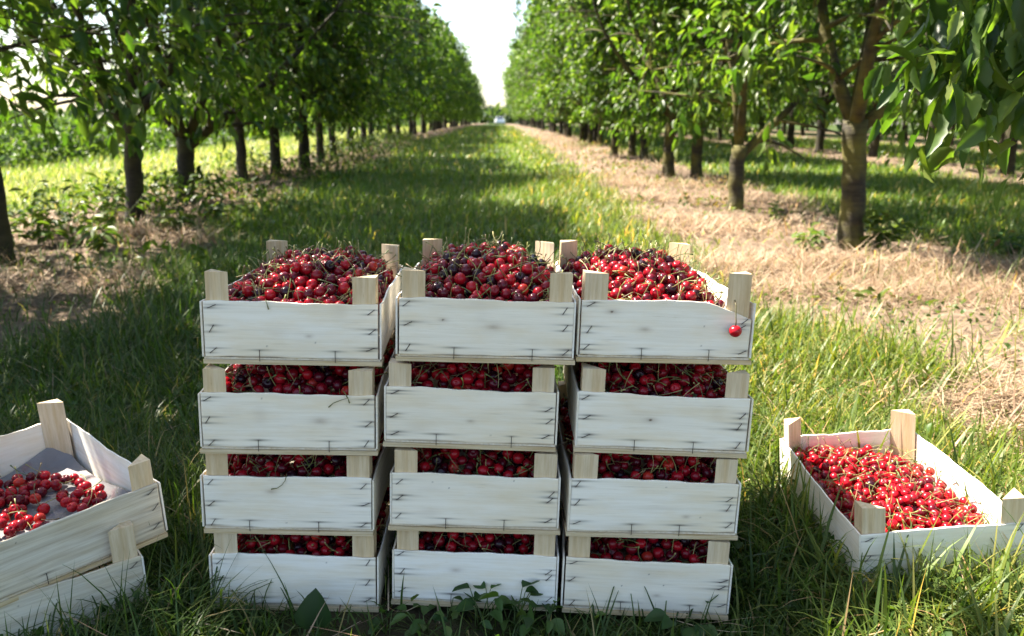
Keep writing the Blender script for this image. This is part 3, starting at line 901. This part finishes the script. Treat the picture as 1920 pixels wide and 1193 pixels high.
CRATE = {}
def make_crate(key, seed, label, group, post_h=(PH,) * 4, topfun=None, knots=(), staples_on=('front',)):
    rp = random.Random(seed)
    loc, rot = POSES[key]
    t = empty('fruit_crate', loc, rot)
    tag(t, label, 'crate', group)
    CRATE[key] = t
    sp = []
    for sx in (-1, 1):
        for z in (.088, .050, .013):
            sp.append((sx * (W / 2 - .013) + rp.uniform(-.003, .003), z + rp.uniform(-.006, .006), rp.uniform(.35, 1.05), rp.uniform(.6, 1)))
    if topfun is not None: sp[3] = (sp[3][0], .066, sp[3][2], sp[3][3])
    tees = [(-.052 + rp.uniform(-.02, .015), .0065, PI / 2, .9), (.062 + rp.uniform(-.015, .02), .0065, PI / 2, .9)]
    fp = link('end_panel', front_panel_mesh(seed, sp + tees, knots, topfun, M_PANEL_OLD if key in ('upper', 'lower') else None), t)
    for (x, z, a, _) in sp:
        s = link('staple', ME_STAPLE, fp); s.location = (x, -.0006, z); s.rotation_euler = (0, -a, 0)
    for (x, z, a, _) in tees:
        s = link('staple', ME_STAPLE, fp); s.location = (x, -.0022, z - .003); s.rotation_euler = (0, -a, 0); s.scale = (1.35, 1, 1)
    b = thin_panel(seed + 1, 'x', W, HP, .0042, M_PANEL).mesh('end_panel', M_PANEL)
    bo = link('end_panel', b, t); bo.location = (-W / 2, L - .0042, 0)
    for sx in (-1, 1):
        m = thin_panel(seed + 5 + sx, 'y', L + .0008, HP - .001, .0030, M_SIDE).mesh('side_panel', M_SIDE)
        o = link('side_panel', m, t); o.location = (-W / 2 - .0046 if sx < 0 else W / 2 + .0016, -.0006, 0)
    k = 0
    for back in (False, True):
        for sx in (-1, 1):
            link('corner_post', post_mesh(sx, back, post_h[k], seed + 20 + k), t); k += 1
    m = MB(); m.box(-W/2 - .003, W/2 + .003, .0025, L - .0025, -.0043, -.0010); link('floor_board', m.mesh('floor_board', M_FLOORB), t)
    for y0 in (-.0022, L / 2 - .02, L - .038):
        m = MB(); m.box(-W/2 - .005 + rp.uniform(-.002, .002), W/2 + .005 + rp.uniform(-.002, .002), y0, y0 + .04, -.0122, -.0046)
        link('batten', m.mesh('batten', M_BATTEN), t)
    return t

GS = 'cherry crates stacked three wide and four high'
colname = ('left', 'middle', 'right')
ordn = ('top', 'second from the top', 'third from the top', 'bottom')
lab = {
 (0,0): 'white crate heaped with cherries, topmost of the left stack, with its side board showing',
 (0,1): 'white crate heaped with dark cherries, topmost of the middle stack, small knot hole in front',
 (0,2): 'white crate heaped with cherries, topmost of the right stack, one front corner broken away',
 (1,0): 'white crate with two cherry stalks over its front, second from top, left stack',
 (1,1): 'white crate under the topmost middle crate, front board sloping down to the right',
 (1,2): 'white crate with a small dark slot in front, second from top, right stack',
 (2,0): 'white crate with one curved stalk over its front, third from top, left stack',
 (2,1): 'white crate with a plain clean front, third from the top in the middle stack',
 (2,2): 'white crate with a clean greyish front, third from the top in the right stack',
 (3,0): 'lowest crate of the left stack, standing in grass behind a single dark leaf',
 (3,1): 'lowest crate of the middle stack, behind the broad-leaved weeds',
 (3,2): 'lowest crate of the right stack, with tall grass blades across its front'}
knots = {(0,0): [(.03, .040, .002, False)], (0,1): [(-.075, .062, .0022, True), (.012, .052, .004, False)], (0,2): [(-.097, .078, .003, True), (-.037, .048, .003, False)],
 (1,0): [(.055, .050, .004, False)], (1,1): [(0, .04, .002, False)], (1,2): [(-.022, .052, .0035, True)], (2,0): [(-.03, .07, .003, False)], (2,1): [], (2,2): [(.06, .03, .002, False)],
 (3,0): [], (3,1): [(-.036, .062, .003, False)], (3,2): [(.02, .03, .002, False)]}
for i, k in enumerate(sorted(STACK)):
    tf = None
    if k == (0, 2): tf = lambda u: -0.027 * np.clip((u - .066) / .084, 0, 1) ** 1.05
    elif k[0] and k[1]: tf = lambda u: -0.0022 * (u + .15) / .3
    hh = PH if k[0] == 0 else .1415
    ph_ = [hh + random.Random(i * 7 + j).uniform(-.002, .003) * (k[0] == 0) for j in range(4)]
    make_crate(k, 1000 + 50 * i, lab[k], GS, ph_, tf, knots[k])
make_crate('right', 2100, 'sunlit white crate of bright cherries standing alone on the grass', None)
make_crate('lower', 2200, 'white crate on the grass at the lower left, under the tilted crate', 'crates piled at the left edge', (HP - .002, PH + .012, HP - .002, HP - .002))
up_ = make_crate('upper', 2300, 'white crate with grey paper and few cherries, lying crooked on another crate', 'crates piled at the left edge')
# grey paper in the crooked crate
xs = np.linspace(-.143, .143, 40); ys = np.linspace(.006, L - .006, 60)
XX, YY = np.meshgrid(xs, ys)
ZZ = .004 + .0016 * wav(XX, YY, 55, 2, 7) + .0016 + .030 * sstep(.10, .143, XX) ** 2 * (0.6 + .4 * np.sin(YY * 14)) + .045 * sstep(L - .05, L - .006, YY) ** 2 * sstep(.0, .14, XX)
id_ = np.arange(XX.size).reshape(XX.shape)
pf = np.stack([id_[:-1, :-1], id_[:-1, 1:], id_[1:, 1:], id_[1:, :-1]], -1).reshape(-1, 4)
link('paper_liner', np_mesh('paper_liner', np.stack([XX, YY, np.maximum(ZZ, .003)], -1).reshape(-1, 3), [pf], M_PAPER, True), up_)

# ------------------------------------------------------------------ cherries
PAL = [('bright red', (0.45, 0.008, 0.018)), ('red', (0.25, 0.005, 0.014)), ('deep crimson', (0.115, 0.004, 0.014)), ('blackish purple', (0.030, 0.005, 0.012)), ('orange-red', (0.54, 0.036, 0.022))]
def cherry_template(nu=12, nv=9):
    prof_ = []
    for i in range(nv + 1):
        a = PI * i / nv
        r = math.sin(a) * 1.0; z = math.cos(a) * .95
        if i <= 2: z -= (.34, .10, .0)[i]
        r *= 1 + .05 * math.cos(a)
        prof_.append((r, z))
    V = [(0, 0, prof_[0][1])]
    for i in range(1, nv):
        for k in range(nu):
            w_ = 2 * PI * k / nu
            V.append((prof_[i][0] * math.cos(w_), prof_[i][0] * math.sin(w_) * .95, prof_[i][1]))
    V.append((0, 0, prof_[-1][1]))
    T, Q = [], []
    for k in range(nu):
        T.append((0, 1 + k, 1 + (k + 1) % nu))
        last = 1 + (nv - 2) * nu
        T.append((last + (k + 1) % nu, last + k, last + nu))
        for i in range(nv - 2):
            a = 1 + i * nu
            Q.append((a + k, a + nu + k, a + nu + (k + 1) % nu, a + (k + 1) % nu))
    return np.array(V), np.array(T), np.array(Q)
CV, CT, CQ = cherry_template()
CVh, CTh, CQh = cherry_template(20, 14)
def stalk_template(seed):
    rp = random.Random(seed)
    m = MB(); a = rp.uniform(.3, 1.1); p = Vector((0, 0, .62)); d = Vector((0, 0, 1)); pts = [p.copy()]
    for i in range(5):
        d = (Euler((a / 5 * rp.uniform(.5, 1.6), rp.uniform(-.1, .1), 0)).to_matrix() @ d)
        p = p + d * .82; pts.append(p.copy())
    m.tube(pts, [.10, .078, .070, .070, .08, .15], 4)
    V = np.array([tuple(v) for v in m.v])
    Q = np.array([f for f in m.f if len(f) == 4])
    return V, Q
ST = [stalk_template(i) for i in range(6)]
STC = np.array([(0.20, 0.21, 0.06), (0.30, 0.26, 0.10), (0.17, 0.12, 0.05), (0.12, 0.16, 0.045)])

crng = np.random.default_rng(5)
def pack(key, prof_fn, layers, n_max, y_max=None, xlim=None, rad=.0108):
    """drop cherries one by one into a crate; local coordinates"""
    ym = (L - .006) if y_max is None else y_max
    hw = W / 2 - .0045
    P = np.zeros((n_max, 4)); n = 0; fails = 0
    while n < n_max and fails < 60:
        r = rad * crng.uniform(.9, 1.1)
        K = 16
        x = crng.uniform(-hw + r, hw - r, K); y = crng.uniform(.006 + r, ym - r, K)
        if xlim is not None: x = crng.uniform(xlim[0] + r, xlim[1] - r, K)
        # keep clear of the corner posts
        c1 = (np.abs(x) + np.minimum(y - .005, L - .005 - y) * 1.1) > hw + .0 - .03
        near_end = np.minimum(y, L - y) < .045
        bad = near_end & (np.abs(x) > hw - .038) & c1 & ((hw - np.abs(x)) / .040 + np.minimum(y, L - y) / .036 < 1.42)
        top = prof_fn(x, y)
        z = np.maximum(top - layers, .004) + r
        if n:
            q = P[:n]
            d2 = (x[:, None] - q[None, :, 0]) ** 2 + (y[:, None] - q[None, :, 1]) ** 2
            s2 = (r + q[None, :, 3]) ** 2 * .93
            zz = np.where(d2 < s2, q[None, :, 2] + np.sqrt(np.maximum(s2 - d2, 0)), -1)
            z = np.maximum(z, zz.max(1))
        over = z + r * .6 - top + bad * 1.0
        j = int(over.argmin())
        if over[j] > .002: fails += 1; continue
        fails = 0
        P[n] = (x[j], y[j], z[j], r); n += 1
    return P[:n]

def bump1(t): return 1 - np.clip(np.abs(t), 0, 1) ** 3
def heap_top(h, skew=0.0):
    return lambda x, y: HP - .012 + h * bump1(x / (W / 2 - .002)) * sstep(-.03, .17, y) * (1 - .55 * sstep(L - .10, L, y)) * (1 + skew * x / .15) + .005 * np.sin(x * 50 + 3 * h * 100) * np.sin(y * 37)
def heap_mid(s):
    return lambda x, y: np.minimum(HP - .014 + .046 * sstep(-.01, .13, y) * bump1(x / (W / 2 + .02)) + .003 * np.sin(x * 45 + s) * np.sin(y * 40 + s), .142)
heaps = {}
heaps[(0, 0)] = pack((0, 0), heap_top(.060, .06), .055, 900)
heaps[(0, 1)] = pack((0, 1), heap_top(.064), .055, 900)
heaps[(0, 2)] = pack((0, 2), lambda x, y: heap_top(.058, -.10)(x, y) - .024 * sstep(.07, .14, x) * (1 - .5 * sstep(.1, .4, y)), .055, 900)
for r in (1, 2, 3):
    for c in range(3):
        heaps[(r, c)] = pack((r, c), heap_mid(r * 3 + c), .042, 620)
heaps['right'] = pack('right', lambda x, y: .058 + .020 * bump1((x + .01) / .16) * sstep(.0, .2, y) - .010 * sstep(.02, .14, x) - .018 * sstep(.33, L, y) * sstep(-.1, .15, x) + .012 * sstep(-.05, -.14, x) * sstep(.2, .4, y) + .004 * np.sin(x * 60) * np.sin(y * 45), .06, 900)

def px_local(key, px, py, axis, val):
    """point of a crate-local plane (axis = val) seen at a photo pixel"""
    M = mat_of(key).inverted()
    u, v_ = (px - 960) / FPX, (py - 596.5) / FPX
    d = Vector((u, math.cos(PITCH) - v_ * math.sin(PITCH), -math.sin(PITCH) - v_ * math.cos(PITCH)))
    o = M @ Vector((0, 0, H)); d = M.to_3x3() @ d
    t = (val - o[axis]) / d[axis]
    return o + d * t
up_list = []
rp = random.Random(3)
spots = [(120, 905, 7, .016), (150, 930, 12, .022), (165, 945, 8, .018), (40, 918, 12, .028), (75, 912, 8, .02), (15, 935, 14, .028), (20, 975, 12, .026), (45, 990, 9, .02), (-40, 950, 22, .05), (-60, 1010, 16, .04)]
for (px, py, n, s) in spots:
    c = px_local('upper', px, py + 8, 2, .012)
    for _ in range(n):
        for _t in range(30):
            r = .0108 * rp.uniform(.92, 1.08)
            x, y = c.x + rp.gauss(0, s * .8), c.y + rp.gauss(0, s * .8)
            if abs(x) > W / 2 - .02 or not (.02 < y < L - .03): continue
            z = .0062 + r
            for q in up_list:
                d2 = (x - q[0]) ** 2 + (y - q[1]) ** 2; s2 = (r + q[3]) ** 2
                if d2 < s2: z = max(z, q[2] + math.sqrt(s2 - d2))
            if z < .030: up_list.append((x, y, z, r)); break
heaps['upper'] = np.array(up_list)

WHERE = {(0,0): 'heaped in the topmost crate of the left stack', (0,1): 'heaped in the topmost crate of the middle stack', (0,2): 'heaped in the topmost crate of the right stack',
 'right': 'in the sunlit crate standing alone on the right', 'upper': 'on the grey paper in the crooked crate on the left'}
for r in (1, 2, 3):
    for c in range(3): WHERE[(r, c)] = 'in the %s crate of the %s stack' % (('second', 'third', 'bottom')[r - 1], colname[c])

rec = []   # key, local pos, r, colour, rotation, stalk
for key, P in heaps.items():
    sunny = key in ('right', 'upper')  # sun put into the colour mix: brighter cherries in these two crates
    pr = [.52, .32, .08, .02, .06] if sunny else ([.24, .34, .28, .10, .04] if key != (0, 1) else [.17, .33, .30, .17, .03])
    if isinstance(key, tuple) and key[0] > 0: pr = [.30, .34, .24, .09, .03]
    for (x, y, z, r) in P:
        ax = Vector((crng.normal(), crng.normal() - .25, abs(crng.normal()) * .7 + .1)).normalized()
        q = ax.to_track_quat('Z', 'Y') @ Euler((0, 0, crng.uniform(0, 6.28))).to_quaternion()
        stk = crng.random() < (.78 if key != 'upper' else .5)
        ti = int(crng.integers(6))
        tip = np.array(q.to_matrix()) @ ST[ti][0].T * r + np.array([[x], [y], [z]])
        low_ = tip[2] < HP + .004
        if ((tip[1] < .008) & low_).any() or ((tip[1] > L - .008) & low_).any() or ((np.abs(tip[0]) > W / 2 - .006) & low_).any() or (isinstance(key, tuple) and key[0] > 0 and (tip[2] > .143).any()) or (tip[2] < .004).any(): stk = False
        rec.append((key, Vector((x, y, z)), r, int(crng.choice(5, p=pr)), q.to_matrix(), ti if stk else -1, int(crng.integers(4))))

# which cherries show largest from the camera: a small depth buffer over crate boards and cherries
RW, RH = 960, 596
def proj(p):
    y = p.y * math.cos(PITCH) - (p.z - H) * math.sin(PITCH); v_ = -(p.y * math.sin(PITCH) + (p.z - H) * math.cos(PITCH))
    return (960 + FPX * p.x / y) * .5, (596.5 + FPX * v_ / y) * .5, y
zb = np.full((RH, RW), 1e9); ib = np.full((RH, RW), -1, int)
yy_, xx_ = np.mgrid[0:RH, 0:RW]
def tri(a, b, c):
    x0, x1 = max(0, int(min(a[0], b[0], c[0]))), min(RW, int(max(a[0], b[0], c[0])) + 2); y0, y1 = max(0, int(min(a[1], b[1], c[1]))), min(RH, int(max(a[1], b[1], c[1])) + 2)
    if x1 <= x0 or y1 <= y0: return
    X, Y_ = xx_[y0:y1, x0:x1], yy_[y0:y1, x0:x1]
    den = (b[1]-c[1])*(a[0]-c[0]) + (c[0]-b[0])*(a[1]-c[1])
    if abs(den) < 1e-9: return
    l1 = ((b[1]-c[1])*(X-c[0]) + (c[0]-b[0])*(Y_-c[1])) / den; l2 = ((c[1]-a[1])*(X-c[0]) + (a[0]-c[0])*(Y_-c[1])) / den; l3 = 1-l1-l2
    iz = l1/a[2] + l2/b[2] + l3/c[2]
    z = 1 / np.maximum(iz, 1e-6)
    m = (l1 >= 0) & (l2 >= 0) & (l3 >= 0) & (z < zb[y0:y1, x0:x1])
    zb[y0:y1, x0:x1][m] = z[m]; ib[y0:y1, x0:x1][m] = -1
for key in POSES:
    M = mat_of(key)
    hw = W / 2
    quads = [[(-hw,0,-.012),(hw,0,-.012),(hw,0,HP),(-hw,0,HP)], [(-hw,0,0),(-hw,L,0),(-hw,L,HP),(-hw,0,HP)], [(hw,0,0),(hw,L,0),(hw,L,HP),(hw,0,HP)], [(-hw,L,0),(hw,L,0),(hw,L,HP),(-hw,L,HP)],
             [(-hw,0,-.008),(hw,0,-.008),(hw,L,-.008),(-hw,L,-.008)], [(-hw,.005,HP),(-hw+.04,.005,HP),(-hw+.04,.005,.147),(-hw,.005,.147)], [(hw-.04,.005,HP),(hw,.005,HP),(hw,.005,.147),(hw-.04,.005,.147)]]
    if key == (0, 2): quads[0] = [(-hw,0,-.012),(hw,0,-.012),(hw,0,HP-.027),(.066,0,HP)]; quads.append([(-hw,0,0),(.0,0,0),(.066,0,HP),(-hw,0,HP)])
    for q in quads:
        p = [proj(M @ Vector(v_)) for v_ in q]
        tri(p[0], p[1], p[2]); tri(p[0], p[2], p[3])
for i, (key, lp, r, ci, rm, sk, sc_) in enumerate(rec):
    p = proj(mat_of(key) @ lp); rr = FPX * .5 * r / p[2]
    x0, x1, y0, y1 = max(0, int(p[0]-rr)), min(RW, int(p[0]+rr)+2), max(0, int(p[1]-rr)), min(RH, int(p[1]+rr)+2)
    if x1 <= x0 or y1 <= y0: continue
    X, Y_ = xx_[y0:y1, x0:x1] - p[0], yy_[y0:y1, x0:x1] - p[1]
    dd = rr * rr - X * X - Y_ * Y_
    z = p[2] - np.sqrt(np.maximum(dd, 0)) / rr * r
    m = (dd > 0) & (z < zb[y0:y1, x0:x1])
    zb[y0:y1, x0:x1][m] = z[m]; ib[y0:y1, x0:x1][m] = i
cnt = np.bincount(ib[ib >= 0], minlength=len(rec))
chosen = set(np.argsort(-cnt, kind='stable')[:298].tolist())

ME_CH = [np_mesh('cherry', CVh, [CTh, CQh], M_CHERRY, True, {'tint': np.tile(np.array(c) * 1.0, (len(CVh), 1))}) for _, c in PAL]
ME_STK = [[np_mesh('stalk', v_, [q], M_STALK, True, {'tint': np.tile(c, (len(v_), 1))}) for c in STC] for v_, q in ST]
bV, bQ, bT, bC = [], [], [], []; bo_ = 0
sV, sQ, sC = [], [], []; so_ = 0
for i, (key, lp, r, ci, rm, sk, scol) in enumerate(rec):
    M = mat_of(key)
    if i in chosen:
        o = bpy.data.objects.new('cherry', ME_CH[ci]); COL.objects.link(o)
        o.matrix_world = M @ Matrix.Translation(lp) @ rm.to_4x4() @ Matrix.Scale(r, 4)
        tag(o, '%s cherry %s' % (PAL[ci][0], WHERE[key]), 'cherry', '%s cherries %s' % (PAL[ci][0], WHERE[key]))
        if sk >= 0:
            s = bpy.data.objects.new('stalk', ME_STK[sk][scol]); COL.objects.link(s); s.parent = o
        continue
    A = np.array(M.to_3x3() @ rm); t = np.array(M @ lp)
    bV.append((CV * r) @ A.T + t); bT.append(CT + bo_); bQ.append(CQ + bo_)
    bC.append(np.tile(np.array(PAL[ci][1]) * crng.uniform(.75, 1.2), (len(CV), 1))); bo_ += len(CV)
    if sk >= 0:
        v_, q = ST[sk]
        sV.append((v_ * r) @ A.T + t); sQ.append(q + so_); sC.append(np.tile(STC[scol] * crng.uniform(.7, 1.2), (len(v_), 1))); so_ += len(v_)
V1, V2 = np.concatenate(bV), np.concatenate(sV)
me = np_mesh('cherries', np.concatenate([V1, V2]), [np.concatenate(bT), np.concatenate(bQ), np.concatenate(sQ) + len(V1)], M_CHERRY, True, {'tint': np.concatenate(bC + sC)})
me.materials.append(M_STALK)
mi = np.zeros(len(me.polygons), dtype=np.int32)
nb_ = sum(len(t) for t in bT) + sum(len(q) for q in bQ)
mi[nb_:] = 1
me.polygons.foreach_set('material_index', mi)
tag(link('cherries', me), 'the many smaller-showing cherries with stalks filling all the crates', 'cherries', None, 'stuff')

# single cherry hanging over the broken corner, and stalks hanging over the boards
c = px_local((0, 2), 1380, 620, 1, -.0125)
M = mat_of((0, 2))
o = bpy.data.objects.new('cherry', ME_CH[0]); COL.objects.link(o)
o.matrix_world = M @ Matrix.Translation(c) @ Matrix.Scale(.0112, 4)
tag(o, 'single bright red cherry hanging by its stalk over a broken crate corner', 'cherry')
m = MB(); m.tube([(0, 0, .6), (.0, 0.05, 1.6), (-.05, .25, 2.8), (-.05, .5, 3.9), (-.02, 1.4, 4.6), (0, 2.4, 4.75)], [.12, .09, .085, .085, .085, .12], 5)
me = m.mesh('stalk', M_STALK, True)
ca = me.color_attributes.new('tint', 'FLOAT_COLOR', 'POINT')
ca.data.foreach_set('color', np.tile(np.array([.10, .085, .03, 1.0], dtype=np.float32), (len(me.vertices), 1)).ravel())
s = link('stalk', me, o)
def loose_stalk(key, pxs, label):
    pts = [px_local(key, px, py, 1, -.003) for px, py in pxs]
    pts[0].y = .004
    m = MB(); m.tube(pts, [.0007] * (len(pts) - 1) + [.0013], 5)
    me = m.mesh('cherry_stalk', M_STALK, True)
    ca = me.color_attributes.new('tint', 'FLOAT_COLOR', 'POINT')
    ca.data.foreach_set('color', np.tile(np.array([.14, .14, .035, 1.0], dtype=np.float32), (len(me.vertices), 1)).ravel())
    o = link('cherry_stalk', me); o.matrix_world = mat_of(key)
    tag(o, label, 'cherry stalk')
loose_stalk((1, 0), [(646, 738), (653, 748), (640, 752), (627, 757), (618, 765)], 'curved green cherry stalk hanging over the second crate of the left stack')
loose_stalk((1, 0), [(643, 736), (651, 742), (655, 750), (657, 757)], 'short dark cherry stalk tip poking down over the second crate on the left')
loose_stalk((2, 0), [(538, 893), (537, 903), (531, 911), (522, 917), (511, 919)], 'curved cherry stalk hanging over the front of the third crate in the left stack')
loose_stalk((0, 0), [(497, 565), (502, 572), (505, 582)], 'short cherry stalk hanging over the front of the topmost left crate')

# ------------------------------------------------------------------ plants near the crates
def plant(px, py, n, size, height, label, group=None, wd=(.5, .75), pal=None, droop=.1, seed=0, name='weed'):
    rg = np.random.default_rng(seed + int(px)); rp = random.Random(seed + int(px))
    x, y = at(px, py)
    t = empty(name, (x, y, float(gz(x, y))))
    st_ = MB(); B, D, Nn = [], [], []
    for i in range(n):
        a = rp.random() * 6.28; inc = rp.uniform(.1, .8); hh_ = height * rp.uniform(.45, 1.0)
        p0 = Vector((rp.gauss(0, size * .25), rp.gauss(0, size * .25), -.005))
        p1 = p0 + Vector((math.cos(a) * math.sin(inc), math.sin(a) * math.sin(inc), math.cos(inc))) * hh_
        mid = (p0 + p1) / 2 + Vector((0, 0, hh_ * .08))
        st_.tube([p0, mid, p1], [.0014, .0011, .0008], 4)
        for k in range(1 if height < .15 else 5):
            t_ = 1.0 if k == 0 else rp.uniform(.35, .95)
            q = p0.lerp(p1, t_)
            B.append(tuple(q)); aa = a + (rp.uniform(-.5, .5) if k == 0 else rp.choice((-1.2, 1.2)))
            D.append((math.cos(aa), math.sin(aa), rp.uniform(-.3, .5) - droop)); Nn.append((rp.gauss(0, .3), rp.gauss(0, .3), 1))
    B, D, Nn = np.array(B), unit(np.array(D)), unit(np.array(Nn))
    ln = size * rg.uniform(.7, 1.2, len(B))
    pal = pal or [(.035, .085, .022), (.05, .105, .025), (.07, .125, .03)]
    tint = np.array(pal)[rg.choice(len(pal), len(B))] * rg.uniform(.8, 1.2, (len(B), 1))
    V, Q, T, C = leaf_arrays(B, D, Nn, ln, ln * rg.uniform(*wd, len(B)), rg.uniform(.05, .35, len(B)), tint, 5)
    sm_ = st_.mesh('stem', M_STALK, True)
    ca = sm_.color_attributes.new('tint', 'FLOAT_COLOR', 'POINT')
    ca.data.foreach_set('color', np.tile(np.array([.08, .12, .03, 1.0], dtype=np.float32), (len(sm_.vertices), 1)).ravel())
    link('stem', sm_, t); link('leaves', np_mesh('leaves', V, [Q, T], M_GRASS, False, {'tint': C}), t)
    return tag(t, label, 'weed', group)
G_ = 'broad-leaved weeds in front of the stacks'
plant(800, 1185, 9, .032, .055, 'small broad-leaved weed in the soil before the gap between left and middle stacks', G_)
plant(845, 1160, 6, .030, .05, 'small pale weed close in front of the middle stack, left of the larger clumps', G_)
plant(905, 1170, 13, .036, .075, 'leafy weed clump covering the lower left front of the middle crate', G_)
plant(970, 1175, 14, .038, .08, 'leafy weed clump before the middle of the lowest middle crate', G_)
plant(1020, 1185, 7, .032, .06, 'weed in the grass between middle and right stacks', G_)
plant(1290, 1190, 8, .04, .08, 'broad-leaved weed in the grass before the lowest right crate', G_)
plant(730, 1188, 5, .022, .05, 'tiny weed in bare soil under the gap between two stacks', G_)
G2 = 'leafy shoots under the trees'
sun_pal = [(.09, .14, .03), (.12, .17, .04), (.07, .12, .03)]
plant(1650, 470, 16, .09, .30, 'leafy sunlit shoot growing beside the stout mossy trunk on the right', G2, (.45, .6), sun_pal)
plant(1520, 470, 12, .08, .22, 'leafy shoot in the straw left of the stout mossy trunk', G2, (.45, .6), sun_pal)
plant(1460, 420, 8, .07, .2, 'small shoot between the two nearest trunks on the right', G2, (.45, .6), sun_pal)
plant(1880, 480, 8, .07, .22, 'small leafy shoot in the shade at the right edge', G2, (.45, .6))
for i, (px, py, hh_) in enumerate(((150, 450, .5), (215, 455, .55), (60, 440, .42), (105, 470, .35), (30, 470, .3), (190, 480, .3), (330, 440, .25), (420, 420, .3))):
    plant(px, py, 9, .10, hh_, ('tall leafy shoot against the bright meadow left of the straight trunk', 'tall leafy shoot right beside the straight dark trunk', 'leafy shoot near the left edge of the picture',
        'low leafy shoot in the dry litter at the left', 'low shoot at the foot of the leftmost trunk', 'low shoot in front of the straight trunk', 'dark weed at the foot of the V-forked tree', 'dark weed between the left row and the lane')[i], G2, (.35, .5), [(.06, .11, .025), (.09, .14, .03), (.12, .16, .04)], .25, 7)

def big_leaf(px, py, ln, wd, az, inc, tint, label, twist=0.0):
    x, y = at(px, py)
    d = np.array([[math.cos(az) * math.sin(inc), math.sin(az) * math.sin(inc), math.cos(inc)]])
    nr = unit(np.array([[math.sin(twist) * .8, -1.0, .25]])) if inc < .8 else np.array([[math.sin(twist), 0.2, 1.0]])
    V, Q, T, C = leaf_arrays(np.zeros((1, 3)), d, unit(nr), np.array([ln]), np.array([wd]), np.array([.12]), np.array([tint]), 5)
    o = link('fallen_leaf', np_mesh('fallen_leaf', V, [Q, T], M_LEAF, True, {'tint': C}))
    o.location = (x, y, float(gz(x, y)) + .008)
    tag(o, label, 'leaf')
big_leaf(597, 1190, .075, .066, 1.7, .12, (.020, .045, .018), 'single big dark green leaf standing upright before the lowest left crate')
big_leaf(1478, 1062, .075, .05, .15, 1.25, (.06, .12, .06), 'broad grey-green leaf lying in the grass left of the lone sunlit crate', .2)

# ------------------------------------------------------------------ far parked car at the end of the lane
def rbox(m, x0, x1, y0, y1, z0, z1, ix=0.0, iy0=0.0, iy1=0.0):
    vs = [(x0,y0,z0),(x1,y0,z0),(x1,y1,z0),(x0,y1,z0),(x0+ix,y0+iy0,z1),(x1-ix,y0+iy0,z1),(x1-ix,y1-iy1,z1),(x0+ix,y1-iy1,z1)]
    m.add(vs, [(0,3,2,1),(4,5,6,7),(0,1,5,4),(1,2,6,5),(2,3,7,6),(3,0,4,7)])
N = NT('car_paint'); N.set(Base_Color=(.62, .66, .72), Roughness=.25); N.b.inputs['Coat Weight'].default_value = .6; M_CAR = N.m
N = NT('car_glass'); N.set(Base_Color=(.02, .025, .03), Roughness=.06); M_GLASS = N.m
N = NT('tyre_rubber'); N.set(Base_Color=(.02, .02, .02), Roughness=.8); M_TYRE = N.m
N = NT('headlight_glass'); N.set(Base_Color=(.7, .7, .7), Roughness=.1); M_HEAD = N.m
cx, cy = -2.5, 165.0
ct = empty('parked_car', (cx, cy, float(gz(cx, cy))), (0, 0, .12))
tag(ct, 'pale car parked far away at the end of the grassy lane', 'car')
m = MB(); rbox(m, -.86, .86, -2.05, 2.05, .25, .62, .02, .02, .02); rbox(m, -.84, .84, -2.02, 2.02, .622, .92, .06, .12, .1); rbox(m, -.76, .76, -.75, 1.75, .922, 1.44, .14, .55, .35); link('body', m.mesh('body', M_CAR), ct)
m = MB(); m.add([(-.70, -.735, .95), (.70, -.735, .95), (.60, -.245, 1.40), (-.60, -.245, 1.40)], [(0, 1, 2, 3)]); m.add([(-.70, -.70, .95), (.70, -.70, .95), (.60, -.21, 1.40), (-.60, -.21, 1.40)], [(3, 2, 1, 0)]); link('windscreen', m.mesh('windscreen', M_GLASS), ct)
for sx in (-1, 1):
    m = MB(); rbox(m, min(sx*.66, sx*.745), max(sx*.66, sx*.745), -.4, 1.35, .97, 1.36, .0, .35, .2); o = link('side_window', m.mesh('side_window', M_GLASS), ct); o.location.x = sx * .025
    m = MB(); rbox(m, sx*.6 - .17, sx*.6 + .17, -2.06, -2.0, .66, .80); link('headlight', m.mesh('headlight', M_HEAD), ct)
    for yw in (-1.3, 1.3):
        m = MB(); m.tube([(sx*.68, yw, .31), (sx*.88, yw, .31)], [.31, .31], 18); w_ = link('wheel', m.mesh('wheel', M_TYRE), ct)
        m = MB(); m.tube([(sx*.875, yw, .31), (sx*.89, yw, .31)], [.19, .19], 14); link('rim', m.mesh('rim', M_HEAD), w_)
